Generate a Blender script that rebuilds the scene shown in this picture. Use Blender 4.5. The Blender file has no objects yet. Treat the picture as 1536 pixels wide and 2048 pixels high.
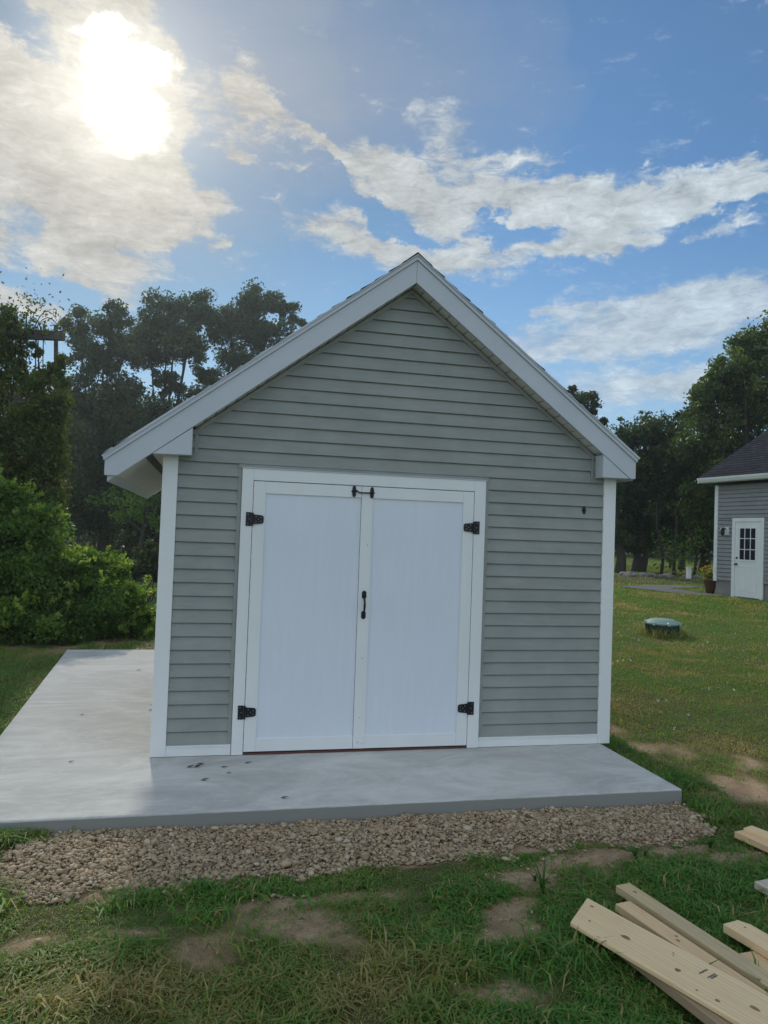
import bpy, bmesh, math, random
import numpy as np
from mathutils import Vector, Matrix, noise as mnoise
S = bpy.context.scene
COL = S.collection
rad = math.radians
# ------------------------------------------------------------------ camera
F = 1472.22; CAM = np.array([.3841, -5.7914, 1.7239])
YAW, PIT, ROL = 12.8389, 1.7479, 2.0486
def basis():
    y, t, r = rad(YAW), rad(PIT), rad(ROL)
    f = np.array([math.sin(y)*math.cos(t), math.cos(y)*math.cos(t), math.sin(t)])
    R = np.array([math.cos(y), -math.sin(y), 0]); U = np.cross(R, f)
    return R*math.cos(r)+U*math.sin(r), -R*math.sin(r)+U*math.cos(r), f
RT, UP, FW = basis()
cd = bpy.data.cameras.new('camera'); cam = bpy.data.objects.new('camera', cd); COL.objects.link(cam)
cd.sensor_fit = 'VERTICAL'; cd.sensor_height = 32; cd.lens = F/2048*32
cd.clip_start = .05; cd.clip_end = 2000
M4 = Matrix.Identity(4)
for i in range(3):
    M4[i][0] = RT[i]; M4[i][1] = UP[i]; M4[i][2] = -FW[i]; M4[i][3] = CAM[i]
cam.matrix_world = M4
S.camera = cam
def ray(px, py): return FW+RT*(px-768)/F+UP*(1024-py)/F
def dep(px, py, d): return CAM+ray(px, py)*d
def onZ(px, py, z):
    v = ray(px, py); return CAM+v*((z-CAM[2])/v[2])
def azel(px, py):
    v = ray(px, py); v = v/np.linalg.norm(v)
    return math.degrees(math.atan2(v[0], v[1])), math.degrees(math.asin(v[2]))
# ------------------------------------------------------------------ light
S.view_settings.view_transform = 'Standard'; S.view_settings.look = 'None'
S.view_settings.gamma = 1; S.view_settings.exposure = 0.55
SUN_AZ, SUN_EL = -6.5, 29.0
sd = bpy.data.lights.new('sun', 'SUN'); sd.energy = 1.55; sd.angle = rad(2.5); sd.color = (1, .93, .8)
sun = bpy.data.objects.new('sun', sd); COL.objects.link(sun)
sv = Vector((math.sin(rad(SUN_AZ))*math.cos(rad(SUN_EL)), math.cos(rad(SUN_AZ))*math.cos(rad(SUN_EL)), math.sin(rad(SUN_EL))))
sun.rotation_euler = sv.to_track_quat('Z', 'Y').to_euler()

class NT:
    """tiny node-tree writer"""
    def __init__(s, nt): s.n = nt.nodes; s.l = nt.links
    def _in(s, node, k, v):
        if v is None: return
        if isinstance(v, bpy.types.NodeSocket): s.l.new(v, node.inputs[k])
        else:
            sk = node.inputs[k]
            if sk.type == 'RGBA' and len(v) == 3: v = (*v, 1)
            sk.default_value = v
    def node(s, t, ins=None, **kw):
        n = s.n.new(t)
        for k, v in kw.items(): setattr(n, k, v)
        for k, v in (ins or {}).items(): s._in(n, k, v)
        return n
    def math(s, op, a, b=None, c=None, clamp=False):
        n = s.n.new('ShaderNodeMath'); n.operation = op; n.use_clamp = clamp
        for i, v in enumerate((a, b, c)): s._in(n, i, v)
        return n.outputs[0]
    def vmath(s, op, a, b=None):
        n = s.n.new('ShaderNodeVectorMath'); n.operation = op
        s._in(n, 0, a); s._in(n, 1, b)
        return n
    def ramp(s, v, lo, hi, a=0., b=1., smooth=True):
        n = s.n.new('ShaderNodeMapRange'); n.interpolation_type = 'SMOOTHSTEP' if smooth else 'LINEAR'
        s._in(n, 0, v); s._in(n, 1, lo); s._in(n, 2, hi); s._in(n, 3, a); s._in(n, 4, b)
        return n.outputs[0]
    def mix(s, f, a, b):
        n = s.n.new('ShaderNodeMix'); n.data_type = 'RGBA'
        s._in(n, 0, f); s._in(n, 6, a); s._in(n, 7, b)
        return n.outputs[2]
    def noise(s, v, scale, det=4, rough=.55, dist=0.):
        n = s.node('ShaderNodeTexNoise', {'Vector': v, 'Scale': scale, 'Detail': det, 'Roughness': rough, 'Distortion': dist})
        return n.outputs[0], n.outputs[1]
    def mapping(s, v, loc=(0, 0, 0), rot=(0, 0, 0), scale=(1, 1, 1), kind='POINT'):
        return s.node('ShaderNodeMapping', {'Vector': v, 'Location': loc, 'Rotation': rot, 'Scale': scale}, vector_type=kind).outputs[0]

W = bpy.data.worlds.new('World'); S.world = W; W.use_nodes = True
W.node_tree.nodes.clear()
def build_world():
    t = NT(W.node_tree)
    sky = t.node('ShaderNodeTexSky', sky_type='NISHITA', sun_disc=False, sun_elevation=rad(SUN_EL), sun_rotation=rad(SUN_AZ),
                 air_density=1.0, dust_density=.25, ozone_density=2.0)
    d = t.node('ShaderNodeTexCoord').outputs['Generated']
    dn = t.vmath('NORMALIZE', d).outputs[0]
    sp = t.node('ShaderNodeSeparateXYZ', {0: dn})
    az = t.math('MULTIPLY', t.math('ARCTAN2', sp.outputs[0], sp.outputs[1]), 57.2958)
    el = t.math('MULTIPLY', t.math('ARCSINE', sp.outputs[2]), 57.2958)
    P = t.node('ShaderNodeCombineXYZ', {0: az, 1: el, 2: 0.}).outputs[0]      # degrees on the sky
    # wind-torn edges: displace the lookup
    Pn = t.mapping(P, rot=(0, 0, rad(12)), scale=(.10, .2, 1))
    wf, wc = t.noise(Pn, 1.0, 6, .62)
    wv = t.vmath('SUBTRACT', wc, (.5, .5, .5)).outputs[0]
    wv = t.vmath('MULTIPLY', wv, (8.0, 4.5, 0)).outputs[0]
    wf2, wc2 = t.noise(P, .5, 7, .62)
    wv2 = t.vmath('MULTIPLY', t.vmath('SUBTRACT', wc2, (.5, .5, .5)).outputs[0], (3.4, 2.6, 0)).outputs[0]
    Q = t.vmath('ADD', t.vmath('ADD', P, wv).outputs[0], wv2).outputs[0]
    def lobe(px, py, wx, wy, rot, amp):
        a, e = azel(px, py)
        m = t.mapping(Q, loc=(a, e, 0), rot=(0, 0, rad(-rot)), scale=(wx/25.7, wy/25.7, 50), kind='TEXTURE')
        g = t.node('ShaderNodeTexGradient', {0: m}, gradient_type='SPHERICAL').outputs[1]
        return t.math('MULTIPLY', t.math('POWER', g, .6), amp)
    def total(ls):
        acc = None
        for L in ls:
            o = lobe(*L)
            acc = o if acc is None else t.math('ADD', acc, o)
        return acc
    # (px, py, half width, half height, tilt down to the right in degrees, weight)
    lobes = [(70, 120, 300, 230, 20, 1.15), (60, 370, 280, 210, 25, 1.1), (210, 290, 230, 150, 20, 1.2), (170, 450, 200, 100, 30, .95),
             (300, 390, 150, 90, 0, 1.0), (-80, 250, 260, 300, 0, 1.0), (20, 590, 150, 40, 12, 1.1), (260, 60, 110, 110, 60, .9), (250, 200, 110, 170, 0, 1.0),
             (430, 230, 120, 75, 35, .9), (500, 200, 80, 45, 45, 1.0), (575, 245, 95, 24, 25, 1.1), (655, 295, 70, 16, 32, 1.1),
             (480, 310, 50, 14, 20, .8), (598, 340, 48, 18, -20, 1.1), (438, 473, 34, 14, 0, 1.1), (350, 485, 30, 9, 15, .8),
             (730, 340, 100, 50, 35, 1.1), (830, 390, 190, 46, 32, 1.05), (900, 290, 100, 60, 35, .85), (1040, 415, 330, 74, 8, 1.05), (1230, 400, 330, 46, 2, 1.05),
             (1420, 380, 230, 38, -3, 1.15), (1420, 330, 140, 16, 0, .95), (1060, 330, 110, 26, -10, .8), (700, 470, 170, 62, 14, 1.25), (860, 515, 210, 30, 6, 1.0), (1080, 490, 260, 32, -3, 1.0),
             (1230, 490, 130, 28, 0, .9), (1440, 460, 60, 14, -6, .8)]
    faint = [(1290, 590, 240, 40, -3, 1.1), (1240, 650, 330, 65, -6, 1.1), (1150, 700, 300, 60, -6, 1.1), (1420, 620, 260, 75, 0, .8), (1250, 770, 240, 45, -3, 1.1),
             (1330, 800, 240, 60, 0, .9), (1390, 745, 120, 26, -12, 1.0), (1500, 690, 90, 26, 0, .9), (1520, 590, 90, 50, 0, .6), (1110, 622, 40, 16, 0, .9)]
    holes = [(60, 80, 200, 46, 25, 1.9), (40, 200, 90, 70, 20, 1.0), (25, 395, 80, 50, 30, 1.0), (70, 475, 80, 60, 20, .9), (110, 570, 160, 40, 12, .9), (0, 545, 120, 30, 10, .7), (410, 300, 60, 60, 0, .7), (240, 440, 40, 60, 60, .5), (1060, 355, 100, 20, 0, .6), (1015, 462, 100, 24, 4, 1.3), (760, 432, 130, 24, 28, 1.2), (620, 380, 90, 60, 20, .8), (280, 430, 70, 40, 10, .35)]
    body = total(lobes); fnt = total(faint); hol = total(holes)
    n1, _ = t.noise(t.mapping(P, rot=(0, 0, rad(10)), scale=(.22, .5, 1)), 1.0, 9, .64, .3)
    n2, _ = t.noise(t.mapping(P, rot=(0, 0, rad(-14)), scale=(.55, 1.5, 1)), 1.0, 11, .73, .7)
    nn = t.math('ADD', t.math('MULTIPLY', t.math('SUBTRACT', n1, .5), 2.1), t.math('MULTIPLY', t.math('SUBTRACT', n2, .5), 1.25))
    dens = t.math('ADD', body, nn)
    dens = t.math('SUBTRACT', dens, hol)
    d1 = t.math('MULTIPLY', t.ramp(dens, .12, 1.15), .97)
    d2 = t.math('MULTIPLY', t.ramp(t.math('ADD', fnt, t.math('MULTIPLY', nn, 1.5)), .2, 1.9), .8)
    # generic bright cloud added outside the view, as fill for the shaded front
    nb, _ = t.noise(t.mapping(dn, scale=(1, 1, 2.6)), 2.2, 8, .6, .4)
    away = t.ramp(t.math('ABSOLUTE', t.math('SUBTRACT', az, 12.)), 45, 75)
    d3 = t.math('MULTIPLY', t.ramp(nb, .36, .56), away)
    # thin high veil over the upper middle
    nv, _ = t.noise(t.mapping(P, rot=(0, 0, rad(-25)), scale=(.05, .11, 1)), 1.0, 5, .55)
    veil_l = total([(560, 40, 620, 260, 10, 1.0), (300, 150, 400, 350, 0, .8)])
    veil = t.math('MULTIPLY', t.math('ADD', t.math('MULTIPLY', t.math('MINIMUM', veil_l, 1.0), .78), .12), t.ramp(nv, .25, .7, .55, 1.))
    cover = t.math('MAXIMUM', t.math('MAXIMUM', d1, d2), d3, clamp=True)
    # angle to the sun
    cs = t.vmath('DOT_PRODUCT', dn, tuple(sv)).outputs[1]
    cs2 = t.vmath('DOT_PRODUCT', dn, tuple(Vector(ray(235, 185)).normalized())).outputs[1]
    ang = t.math('MULTIPLY', t.math('ARCCOSINE', t.math('MINIMUM', cs2, .99999)), 57.2958)
    # ragged bright core: sun behind thin cloud
    angn = t.math('ADD', ang, t.math('MULTIPLY', t.math('SUBTRACT', n1, .5), 7.0))
    angn = t.math('ADD', angn, t.math('MULTIPLY', t.math('SUBTRACT', wf, .5), 9.0))
    cl_ = total([(222, 70, 50, 48, 0, .8), (235, 150, 86, 92, 0, 1.1), (245, 230, 84, 72, 0, 1.05), (312, 122, 54, 26, 10, .9), (175, 195, 44, 40, 0, .6)])
    core = t.math('POWER', t.ramp(t.math('ADD', cl_, t.math('MULTIPLY', nn, .6)), -.15, 1.5), 3.0)
    near_ = t.math('MULTIPLY', t.math('POWER', 2.718, t.math('MULTIPLY', ang, -1/3.4)), 6.5)
    halo = t.math('POWER', 2.718, t.math('MULTIPLY', ang, -1/9.))
    wide = t.math('POWER', 2.718, t.math('MULTIPLY', ang, -1/22.))
    # sky base
    skc = t.vmath('MULTIPLY', sky.outputs[0], SKY_GAIN).outputs[0]
    sk2 = t.vmath('SCALE', skc); sn = W.node_tree.nodes[-1]; t.l.new(t.ramp(ang, 2, 34, .5, 1.0), sn.inputs[3]); skc = sk2.outputs[0]
    # cloud body colour (world value 10 = display 1 at strength .1)
    tex = t.ramp(n2, .3, .72, .74, 1.20, False)
    tex2 = t.ramp(n1, .3, .7, .70, 1.16, False)
    tex = t.math('MULTIPLY', tex, tex2)
    ccol = t.mix(t.math('MINIMUM', t.math('MULTIPLY', wide, 1.4), 1.0), (4.3, 5.05, 5.6), (3.5, 3.35, 3.1))
    ccol = t.vmath('SCALE', ccol); 
    cn = W.node_tree.nodes[-1]; cn.inputs[3].default_value = 1
    t.l.new(tex, cn.inputs[3])
    ccol = cn.outputs[0]
    vcol = (2.3, 2.65, 3.25)
    c = t.mix(t.ramp(el, 2, 24, .42, 0), skc, (3.6, 4.5, 5.4))
    c = t.mix(t.math('MINIMUM', veil, 1.), c, vcol)
    c = t.mix(t.math('MAXIMUM', d1, d2, clamp=True), c, ccol)
    c = t.mix(d3, c, (5.7, 6.6, 7.6))
    # haze brightening near the horizon comes from the sky model; add forward-scattered glow
    gl = t.math('ADD', t.math('ADD', t.math('MULTIPLY', core, 24.), near_), t.math('MULTIPLY', t.math('MULTIPLY', halo, t.math('ADD', t.math('MULTIPLY', cover, .75), .10)), 1.5))
    gc = t.vmath('SCALE', (1., .95, .80)); gn = W.node_tree.nodes[-1]; t.l.new(gl, gn.inputs[3])
    c = t.vmath('ADD', c, gn.outputs[0]).outputs[0]
    bg = t.node('ShaderNodeBackground', {0: c, 1: .1})
    o = t.node('ShaderNodeOutputWorld'); t.l.new(bg.outputs[0], o.inputs[0])
SKY_GAIN = (.34, .56, .69)
build_world()

W.cycles.sampling_method = 'MANUAL'; W.cycles.sample_map_resolution = 1024

# ------------------------------------------------------------------ helpers
def tag(o, label=None, cat=None, group=None, kind=None):
    if label: o['label'] = label
    if cat: o['category'] = cat
    if group: o['group'] = group
    if kind: o['kind'] = kind
    return o
def empty(name, loc, rz=0, **k):
    o = bpy.data.objects.new(name, None); COL.objects.link(o); o.location = loc; o.rotation_euler = (0, 0, rz)
    o.empty_display_size = .2
    return tag(o, **k)
def link(name, me, mat, parent=None):
    o = bpy.data.objects.new(name, me); COL.objects.link(o)
    if mat: me.materials.append(mat)
    if parent: o.parent = parent
    return o
def from_arrays(name, V, faces_idx, k, mat, parent=None, attrs=None, smooth=False):
    """V (n,3); faces_idx (m,k) int"""
    me = bpy.data.meshes.new(name); n = len(V); m = len(faces_idx)
    me.vertices.add(n); me.vertices.foreach_set('co', np.ascontiguousarray(V, np.float32).ravel())
    me.loops.add(m*k); me.loops.foreach_set('vertex_index', np.ascontiguousarray(faces_idx, np.int32).ravel())
    me.polygons.add(m); me.polygons.foreach_set('loop_start', np.arange(0, m*k, k, dtype=np.int32))
    me.polygons.foreach_set('loop_total', np.full(m, k, np.int32))
    me.update(calc_edges=True)
    if smooth: me.polygons.foreach_set('use_smooth', np.ones(m, bool))
    for an, (dom, arr) in (attrs or {}).items():
        a = me.attributes.new(an, 'FLOAT', dom); a.data.foreach_set('value', np.ascontiguousarray(arr, np.float32))
    return link(name, me, mat, parent)
class MB:
    def __init__(s): s.b = bmesh.new()
    def prism(s, poly, y0, y1, axis='y'):
        """poly of (x,z) extruded along y (axis y) or (x,y) along z (axis z)"""
        f = (lambda p, t: (p[0], t, p[1])) if axis == 'y' else (lambda p, t: (p[0], p[1], t))
        a = [s.b.verts.new(f(p, y0)) for p in poly]; c = [s.b.verts.new(f(p, y1)) for p in poly]
        s.b.faces.new(a); s.b.faces.new(c[::-1]); n = len(poly)
        for i in range(n):
            j = (i+1) % n; s.b.faces.new((a[j], a[i], c[i], c[j]))
        return s
    def box(s, x0, x1, y0, y1, z0, z1): return s.prism([(x0, z0), (x1, z0), (x1, z1), (x0, z1)], y0, y1)
    def quad(s, *p): s.b.faces.new([s.b.verts.new(q) for q in p]); return s
    def tube(s, pts, rs, n=8):
        rings = []
        pts = [Vector(p) for p in pts]
        if not hasattr(rs, '__len__'): rs = [rs]*len(pts)
        for i, p in enumerate(pts):
            d = (pts[min(i+1, len(pts)-1)]-pts[max(i-1, 0)]).normalized()
            u = d.orthogonal().normalized() if i == 0 else (u-d*u.dot(d)).normalized()
            v = d.cross(u)
            rings.append([s.b.verts.new(p+(u*math.cos(6.28318*k/n)+v*math.sin(6.28318*k/n))*rs[i]) for k in range(n)])
        for a, c in zip(rings, rings[1:]):
            for k in range(n): s.b.faces.new((a[k], a[(k+1) % n], c[(k+1) % n], c[k]))
        s.b.faces.new(rings[0][::-1]); s.b.faces.new(rings[-1]); return s
    def lathe(s, prof, c, n=24, axis='z'):
        rings = []
        for r, h in prof:
            ring = []
            for k in range(n):
                a = 6.28318*k/n
                o = (r*math.cos(a), r*math.sin(a), h) if axis == 'z' else (r*math.cos(a), -h, r*math.sin(a))
                ring.append(s.b.verts.new((c[0]+o[0], c[1]+o[1], c[2]+o[2])))
            rings.append(ring)
        for a, b in zip(rings, rings[1:]):
            for k in range(n): s.b.faces.new((a[k], a[(k+1) % n], b[(k+1) % n], b[k]))
        s.b.faces.new(rings[0][::-1]); s.b.faces.new(rings[-1]); return s
    def build(s, name, mat, parent=None, bevel=0, smooth=False, loc=None):
        bmesh.ops.recalc_face_normals(s.b, faces=s.b.faces)
        if loc is not None: bmesh.ops.translate(s.b, verts=s.b.verts, vec=-Vector(loc))
        me = bpy.data.meshes.new(name); s.b.to_mesh(me); s.b.free()
        if smooth: me.polygons.foreach_set('use_smooth', [True]*len(me.polygons))
        o = link(name, me, mat, parent)
        if loc is not None: o.location = loc
        if bevel:
            m = o.modifiers.new('b', 'BEVEL'); m.width = bevel; m.segments = 2; m.limit_method = 'ANGLE'; m.harden_normals = False
        return o
# ------------------------------------------------------------------ materials
def mat(name, fn):
    m = bpy.data.materials.new(name); m.use_nodes = True; m.node_tree.nodes.clear()
    t = NT(m.node_tree); t.obj = t.node('ShaderNodeTexCoord').outputs['Object']
    t.geo = t.node('ShaderNodeNewGeometry').outputs['Position']
    out = t.node('ShaderNodeOutputMaterial')
    sh = fn(t); t.l.new(sh, out.inputs[0]); return m
def pr(t, col, rough=.6, bump=None, bs=.3, bd=.01, metal=0., spec=.5):
    b = t.node('ShaderNodeBsdfPrincipled', {'Base Color': col, 'Roughness': rough, 'Metallic': metal, 'Specular IOR Level': spec})
    if bump is not None:
        n = t.node('ShaderNodeBump', {'Height': bump, 'Strength': bs, 'Distance': bd}); t.l.new(n.outputs[0], b.inputs['Normal'])
    return b.outputs[0]
def simple(col, rough=.6, var=.1, scale=8, bs=.15, bd=.004, streak=(1, 1, 1), metal=0., spec=.5):
    def fn(t):
        v = t.mapping(t.geo, scale=streak)
        n, _ = t.noise(v, scale, 5, .6)
        n2, _ = t.noise(v, scale*12, 4, .6)
        f = t.ramp(n, .3, .7, 1-var, 1+var, False)
        k = t.vmath('SCALE', col); kn = t.n[-1]; t.l.new(f, kn.inputs[3])
        return pr(t, kn.outputs[0], rough, n2, bs, bd, metal, spec)
    return fn
M = {}
def siding_mat(base):
    def fn(t):
        v = t.mapping(t.geo, scale=(1.2, 1.2, 9))
        n, _ = t.noise(v, 2.2, 6, .65)
        m, _ = t.noise(t.geo, 3.0, 4, .6)
        g, _ = t.noise(t.mapping(t.geo, scale=(6, 6, 90)), 4, 4, .6)
        f = t.math('MULTIPLY', t.ramp(n, .25, .75, .9, 1.08, False), t.ramp(m, .3, .7, .90, 1.09, False))
        k = t.vmath('SCALE', base); kn = t.n[-1]; t.l.new(f, kn.inputs[3])
        return pr(t, kn.outputs[0], .55, g, .25, .003)
    return fn
M['siding'] = mat('sage siding', siding_mat((.285, .300, .272)))
M['house_siding'] = mat('house siding', siding_mat((.25, .25, .245)))
M['white'] = mat('white paint', simple((.78, .79, .77), .45, .035, 3, .1, .002, (1, 1, .3)))
def ply(t):
    v = t.mapping(t.geo, scale=(9, 1, .8))
    n, _ = t.noise(v, 3, 6, .7); m, _ = t.noise(t.geo, 1.6, 3, .5)
    c = t.mix(t.ramp(n, .3, .75), (.72, .75, .80), (.76, .79, .84))
    c = t.mix(t.ramp(m, .35, .7, 0, .35), c, (.68, .71, .78))
    return pr(t, c, .38, n, .15, .001)
M['door'] = mat('painted plywood', ply)
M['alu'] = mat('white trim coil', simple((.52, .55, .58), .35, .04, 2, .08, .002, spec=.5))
M['soffit'] = mat('soffit vinyl', simple((.62, .60, .54), .5, .06, 5))
M['vent'] = mat('vent strip', simple((.12, .12, .115), .8, .15, 20))
M['black'] = mat('black iron', simple((.012, .013, .016), .38, .2, 40, .3, .001, metal=.3))
M['screw'] = mat('screw', simple((.25, .26, .28), .35, .1, 40, metal=.7))
M['dark'] = mat('dark gap', simple((.01, .01, .01), .9, .1))
M['thresh'] = mat('threshold wood', simple((.12, .045, .03), .7, .2, 10))
def shingles(t):
    br = t.node('ShaderNodeTexBrick', {'Vector': t.mapping(t.node('ShaderNodeTexCoord').outputs['UV'], scale=(1, 1, 1)), 'Color1': (.018, .022, .030, 1), 'Color2': (.034, .040, .052, 1), 'Mortar': (.012, .012, .013, 1),
                'Scale': 1., 'Mortar Size': .012, 'Brick Width': .24, 'Row Height': .14, 'Bias': 0.})
    n, _ = t.noise(t.geo, 60, 3, .7); m, _ = t.noise(t.geo, 2.5, 4, .6)
    f = t.math('MULTIPLY', t.ramp(n, .2, .8, .6, 1.4, False), t.ramp(m, .3, .7, .8, 1.2, False))
    k = t.vmath('SCALE', br.outputs[0]); kn = t.n[-1]; t.l.new(f, kn.inputs[3])
    return pr(t, kn.outputs[0], 1., br.outputs[1], -.5, .01, 0., .1)
M['shingle'] = mat('asphalt shingle', shingles)
YCUT = float(onZ(250, 1405, 0)[1])
def concrete(base, dirt_shade):
    def fn(t):
        n, _ = t.noise(t.mapping(t.geo, rot=(0, 0, .3), scale=(1, 1.7, 1)), 1.1, 9, .72, 1.0)
        m, _ = t.noise(t.geo, 9, 6, .7); g, _ = t.noise(t.geo, 130, 3, .7)
        w, _ = t.noise(t.mapping(t.geo, scale=(1, 3, 1)), 2.2, 6, .72, 1.6)
        c = t.mix(t.ramp(n, .3, .72), tuple(v*.70 for v in base), tuple(v*1.10 for v in base))
        c = t.mix(t.ramp(w, .48, .72, 0, .45), c, tuple(v*1.18 for v in base))
        st, _ = t.noise(t.geo, 2.1, 5, .7, 1.5); c = t.mix(t.ramp(st, .52, .72, 0, .45), c, tuple(v*.80 for v in base))
        c = t.mix(t.ramp(m, .55, .8, 0, .25), c, tuple(v*.72 for v in base))
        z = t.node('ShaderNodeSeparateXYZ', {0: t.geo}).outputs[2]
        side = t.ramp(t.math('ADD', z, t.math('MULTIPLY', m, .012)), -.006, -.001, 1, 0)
        c = t.mix(side, c, dirt_shade)  # side face darker: soil stain plus some shade put into the colour
        yy = t.node('ShaderNodeSeparateXYZ', {0: t.geo}).outputs[1]; cut = t.ramp(t.math('ABSOLUTE', t.math('SUBTRACT', yy, YCUT)), .003, .006, .6, 0); c = t.mix(cut, c, tuple(v*.35 for v in base))
        hgt = t.math('ADD', t.math('MULTIPLY', m, .6), t.math('MULTIPLY', g, .25))
        r = t.ramp(n, .3, .7, .8, .98, False)
        return pr(t, c, r, hgt, .35, .006, 0., .25)
    return fn
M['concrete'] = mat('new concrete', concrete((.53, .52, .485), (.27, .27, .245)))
M['foundation'] = mat('foundation', simple((.24, .22, .20), .9, .12, 4, .4, .01))
def gravelm(t):
    a = t.node('ShaderNodeAttribute', attribute_name='tint').outputs['Fac']
    cr = t.node('ShaderNodeValToRGB', {0: a}); e = cr.color_ramp
    e.elements[0].color = (.07, .055, .045, 1); e.elements[1].color = (.50, .44, .35, 1)
    for p, c in ((.2, (.27, .19, .11, 1)), (.45, (.43, .32, .19, 1)), (.65, (.36, .255, .15, 1)), (.85, (.48, .41, .29, 1))):
        x = e.elements.new(p); x.color = c
    n, _ = t.noise(t.geo, 90, 4, .6)
    c = t.mix(t.ramp(n, .3, .7, 0, .4), cr.outputs[0], (.30, .225, .14))
    return pr(t, c, .8, n, .4, .002)
M['gravel'] = mat('crushed stone', gravelm)
def leafm(cols, trans=.45, rough=.5):
    def fn(t):
        a = t.node('ShaderNodeAttribute', attribute_name='tint').outputs['Fac']
        cr = t.node('ShaderNodeValToRGB', {0: a}); e = cr.color_ramp
        e.elements[0].color = (*cols[0], 1); e.elements[1].color = (*cols[-1], 1)
        for i, c in enumerate(cols[1:-1]):
            x = e.elements.new((i+1)/(len(cols)-1)); x.color = (*c, 1)
        d = t.node('ShaderNodeBsdfPrincipled', {'Base Color': cr.outputs[0], 'Roughness': rough, 'Specular IOR Level': .35}).outputs[0]
        tc = t.vmath('MULTIPLY', cr.outputs[0], (1.5, 1.6, .7)).outputs[0]
        tr = t.node('ShaderNodeBsdfTranslucent', {0: tc}).outputs[0]
        return t.node('ShaderNodeMixShader', {0: trans, 1: d, 2: tr}).outputs[0]
    return fn
M['leaf'] = mat('tree leaf', leafm([(.022, .045, .018), (.038, .07, .024), (.055, .09, .03), (.075, .105, .036)], .4))
M['leaf_r'] = mat('oak leaf', leafm([(.035, .06, .016), (.06, .10, .024), (.095, .145, .035), (.14, .18, .045)], .4))
M['bushleaf'] = mat('shrub leaf', leafm([(.05, .10, .02), (.09, .17, .032), (.15, .25, .045), (.27, .35, .07)], .5))
M['ivy'] = mat('vine leaf', leafm([(.04, .07, .02), (.07, .11, .025), (.10, .14, .03), (.14, .11, .04)], .4))
M['petal'] = mat('yellow petal', leafm([(.35, .20, .02), (.5, .32, .03), (.4, .14, .02)], .2))
M['grass'] = mat('grass blade', leafm([(.42, .32, .15), (.29, .265, .08), (.165, .235, .048), (.11, .25, .04), (.085, .205, .036), (.15, .32, .05)], .4, .6))
M['weed'] = mat('weed blade', leafm([(.06, .14, .03), (.08, .17, .04)], .4, .55))
M['bark'] = mat('bark', simple((.045, .036, .028), .95, .3, 6, .8, .03, (1, 1, .25)))
M['oldwood'] = mat('weathered board', simple((.11, .10, .09), .9, .25, 6, .6, .01, (.3, 3, 3)))
M['stone'] = mat('field stone', simple((.20, .19, .17), .9, .3, 6, .8, .03))
M['asphalt'] = mat('old asphalt', simple((.12, .12, .118), .95, .18, 3, .4, .01))
M['mulch'] = mat('bark mulch', simple((.07, .045, .03), 1, .3, 12, .8, .03))
M['tank'] = mat('green polyethylene', simple((.025, .065, .04), .42, .08, 4, .1, .003))
M['tanktop'] = mat('sun faded green lid', simple((.24, .33, .265), .45, .12, 6, .15, .003))
M['terracotta'] = mat('clay pot', simple((.17, .075, .045), .85, .15, 6))
M['glass'] = mat('dark glass', lambda t: pr(t, (.02, .02, .03), .08, spec=.8))
M['whitewash'] = mat('far white siding', simple((.62, .62, .60), .7, .05, 3))
M['redbrown'] = mat('red brown shutter', simple((.10, .03, .028), .7, .1, 5))
def lumber(base, dark, seed):
    def fn(t):
        v = t.mapping(t.obj, loc=(seed, seed*.7, 0), scale=(1.2, 14, 14))
        n, _ = t.noise(v, 2.2, 5, .6, .8)
        w = t.node('ShaderNodeTexWave', {'Vector': t.mapping(t.obj, loc=(0, seed, 0), scale=(.5, 5, 5)), 'Scale': 3., 'Distortion': 5., 'Detail': 3., 'Detail Scale': 1.5}, wave_type='BANDS', bands_direction='Y').outputs[1]
        c = t.mix(t.ramp(n, .3, .7, 0, .6), base, dark)
        c = t.mix(t.math('MULTIPLY', w, .30), c, tuple(x*.75 for x in dark))
        s, _ = t.noise(t.mapping(t.obj, loc=(seed*3, 0, 0)), 3.2, 4, .6)
        c = t.mix(t.ramp(s, .55, .8, 0, .35), c, tuple(x*.6 for x in dark))
        return pr(t, c, .7, n, .25, .002)
    return fn
M['pine'] = mat('fresh pine', lumber((.82, .61, .345), (.72, .49, .25), 1.3))
M['pine2'] = mat('pine', lumber((.76, .53, .29), (.62, .41, .21), 5.1))
M['treated'] = mat('weathered treated pine', lumber((.60, .45, .24), (.40, .31, .18), 9.4))
M['greypine'] = mat('greyed pine', lumber((.56, .50, .38), (.42, .36, .25), 3.4))
M['brownwood'] = mat('brown edged board', lumber((.38, .27, .155), (.24, .165, .09), 7.7))
M['endgrain'] = mat('end grain', simple((.34, .21, .11), .8, .15, 60, .3, .001))
M['knot'] = mat('knot', simple((.27, .14, .06), .6, .5, 60))
M['ink'] = mat('stamp ink', simple((.10, .09, .09), .8, .3, 200))
# ------------------------------------------------------------------ terrain
def sst(x, a, b): t = np.clip((x-a)/(b-a), 0, 1); return t*t*(3-2*t)
def hgt(x, y):
    x = np.asarray(x, float); y = np.asarray(y, float)
    r = np.hypot(x-CAM[0], y-CAM[1]); k = sst(x, 2.5, 8.5)
    a = np.interp(r, [0, 7, 12, 21, 40, 120, 600], [-.11, -.10, .03, .335, .5, 1.3, 1.5])
    b = np.interp(r, [0, 7, 11, 16, 40, 120, 600], [-.11, -.10, -.045, -.10, -1.1, -1.3, -1.3])
    return b+(a-b)*k
rng = np.random.default_rng(7)
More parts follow.
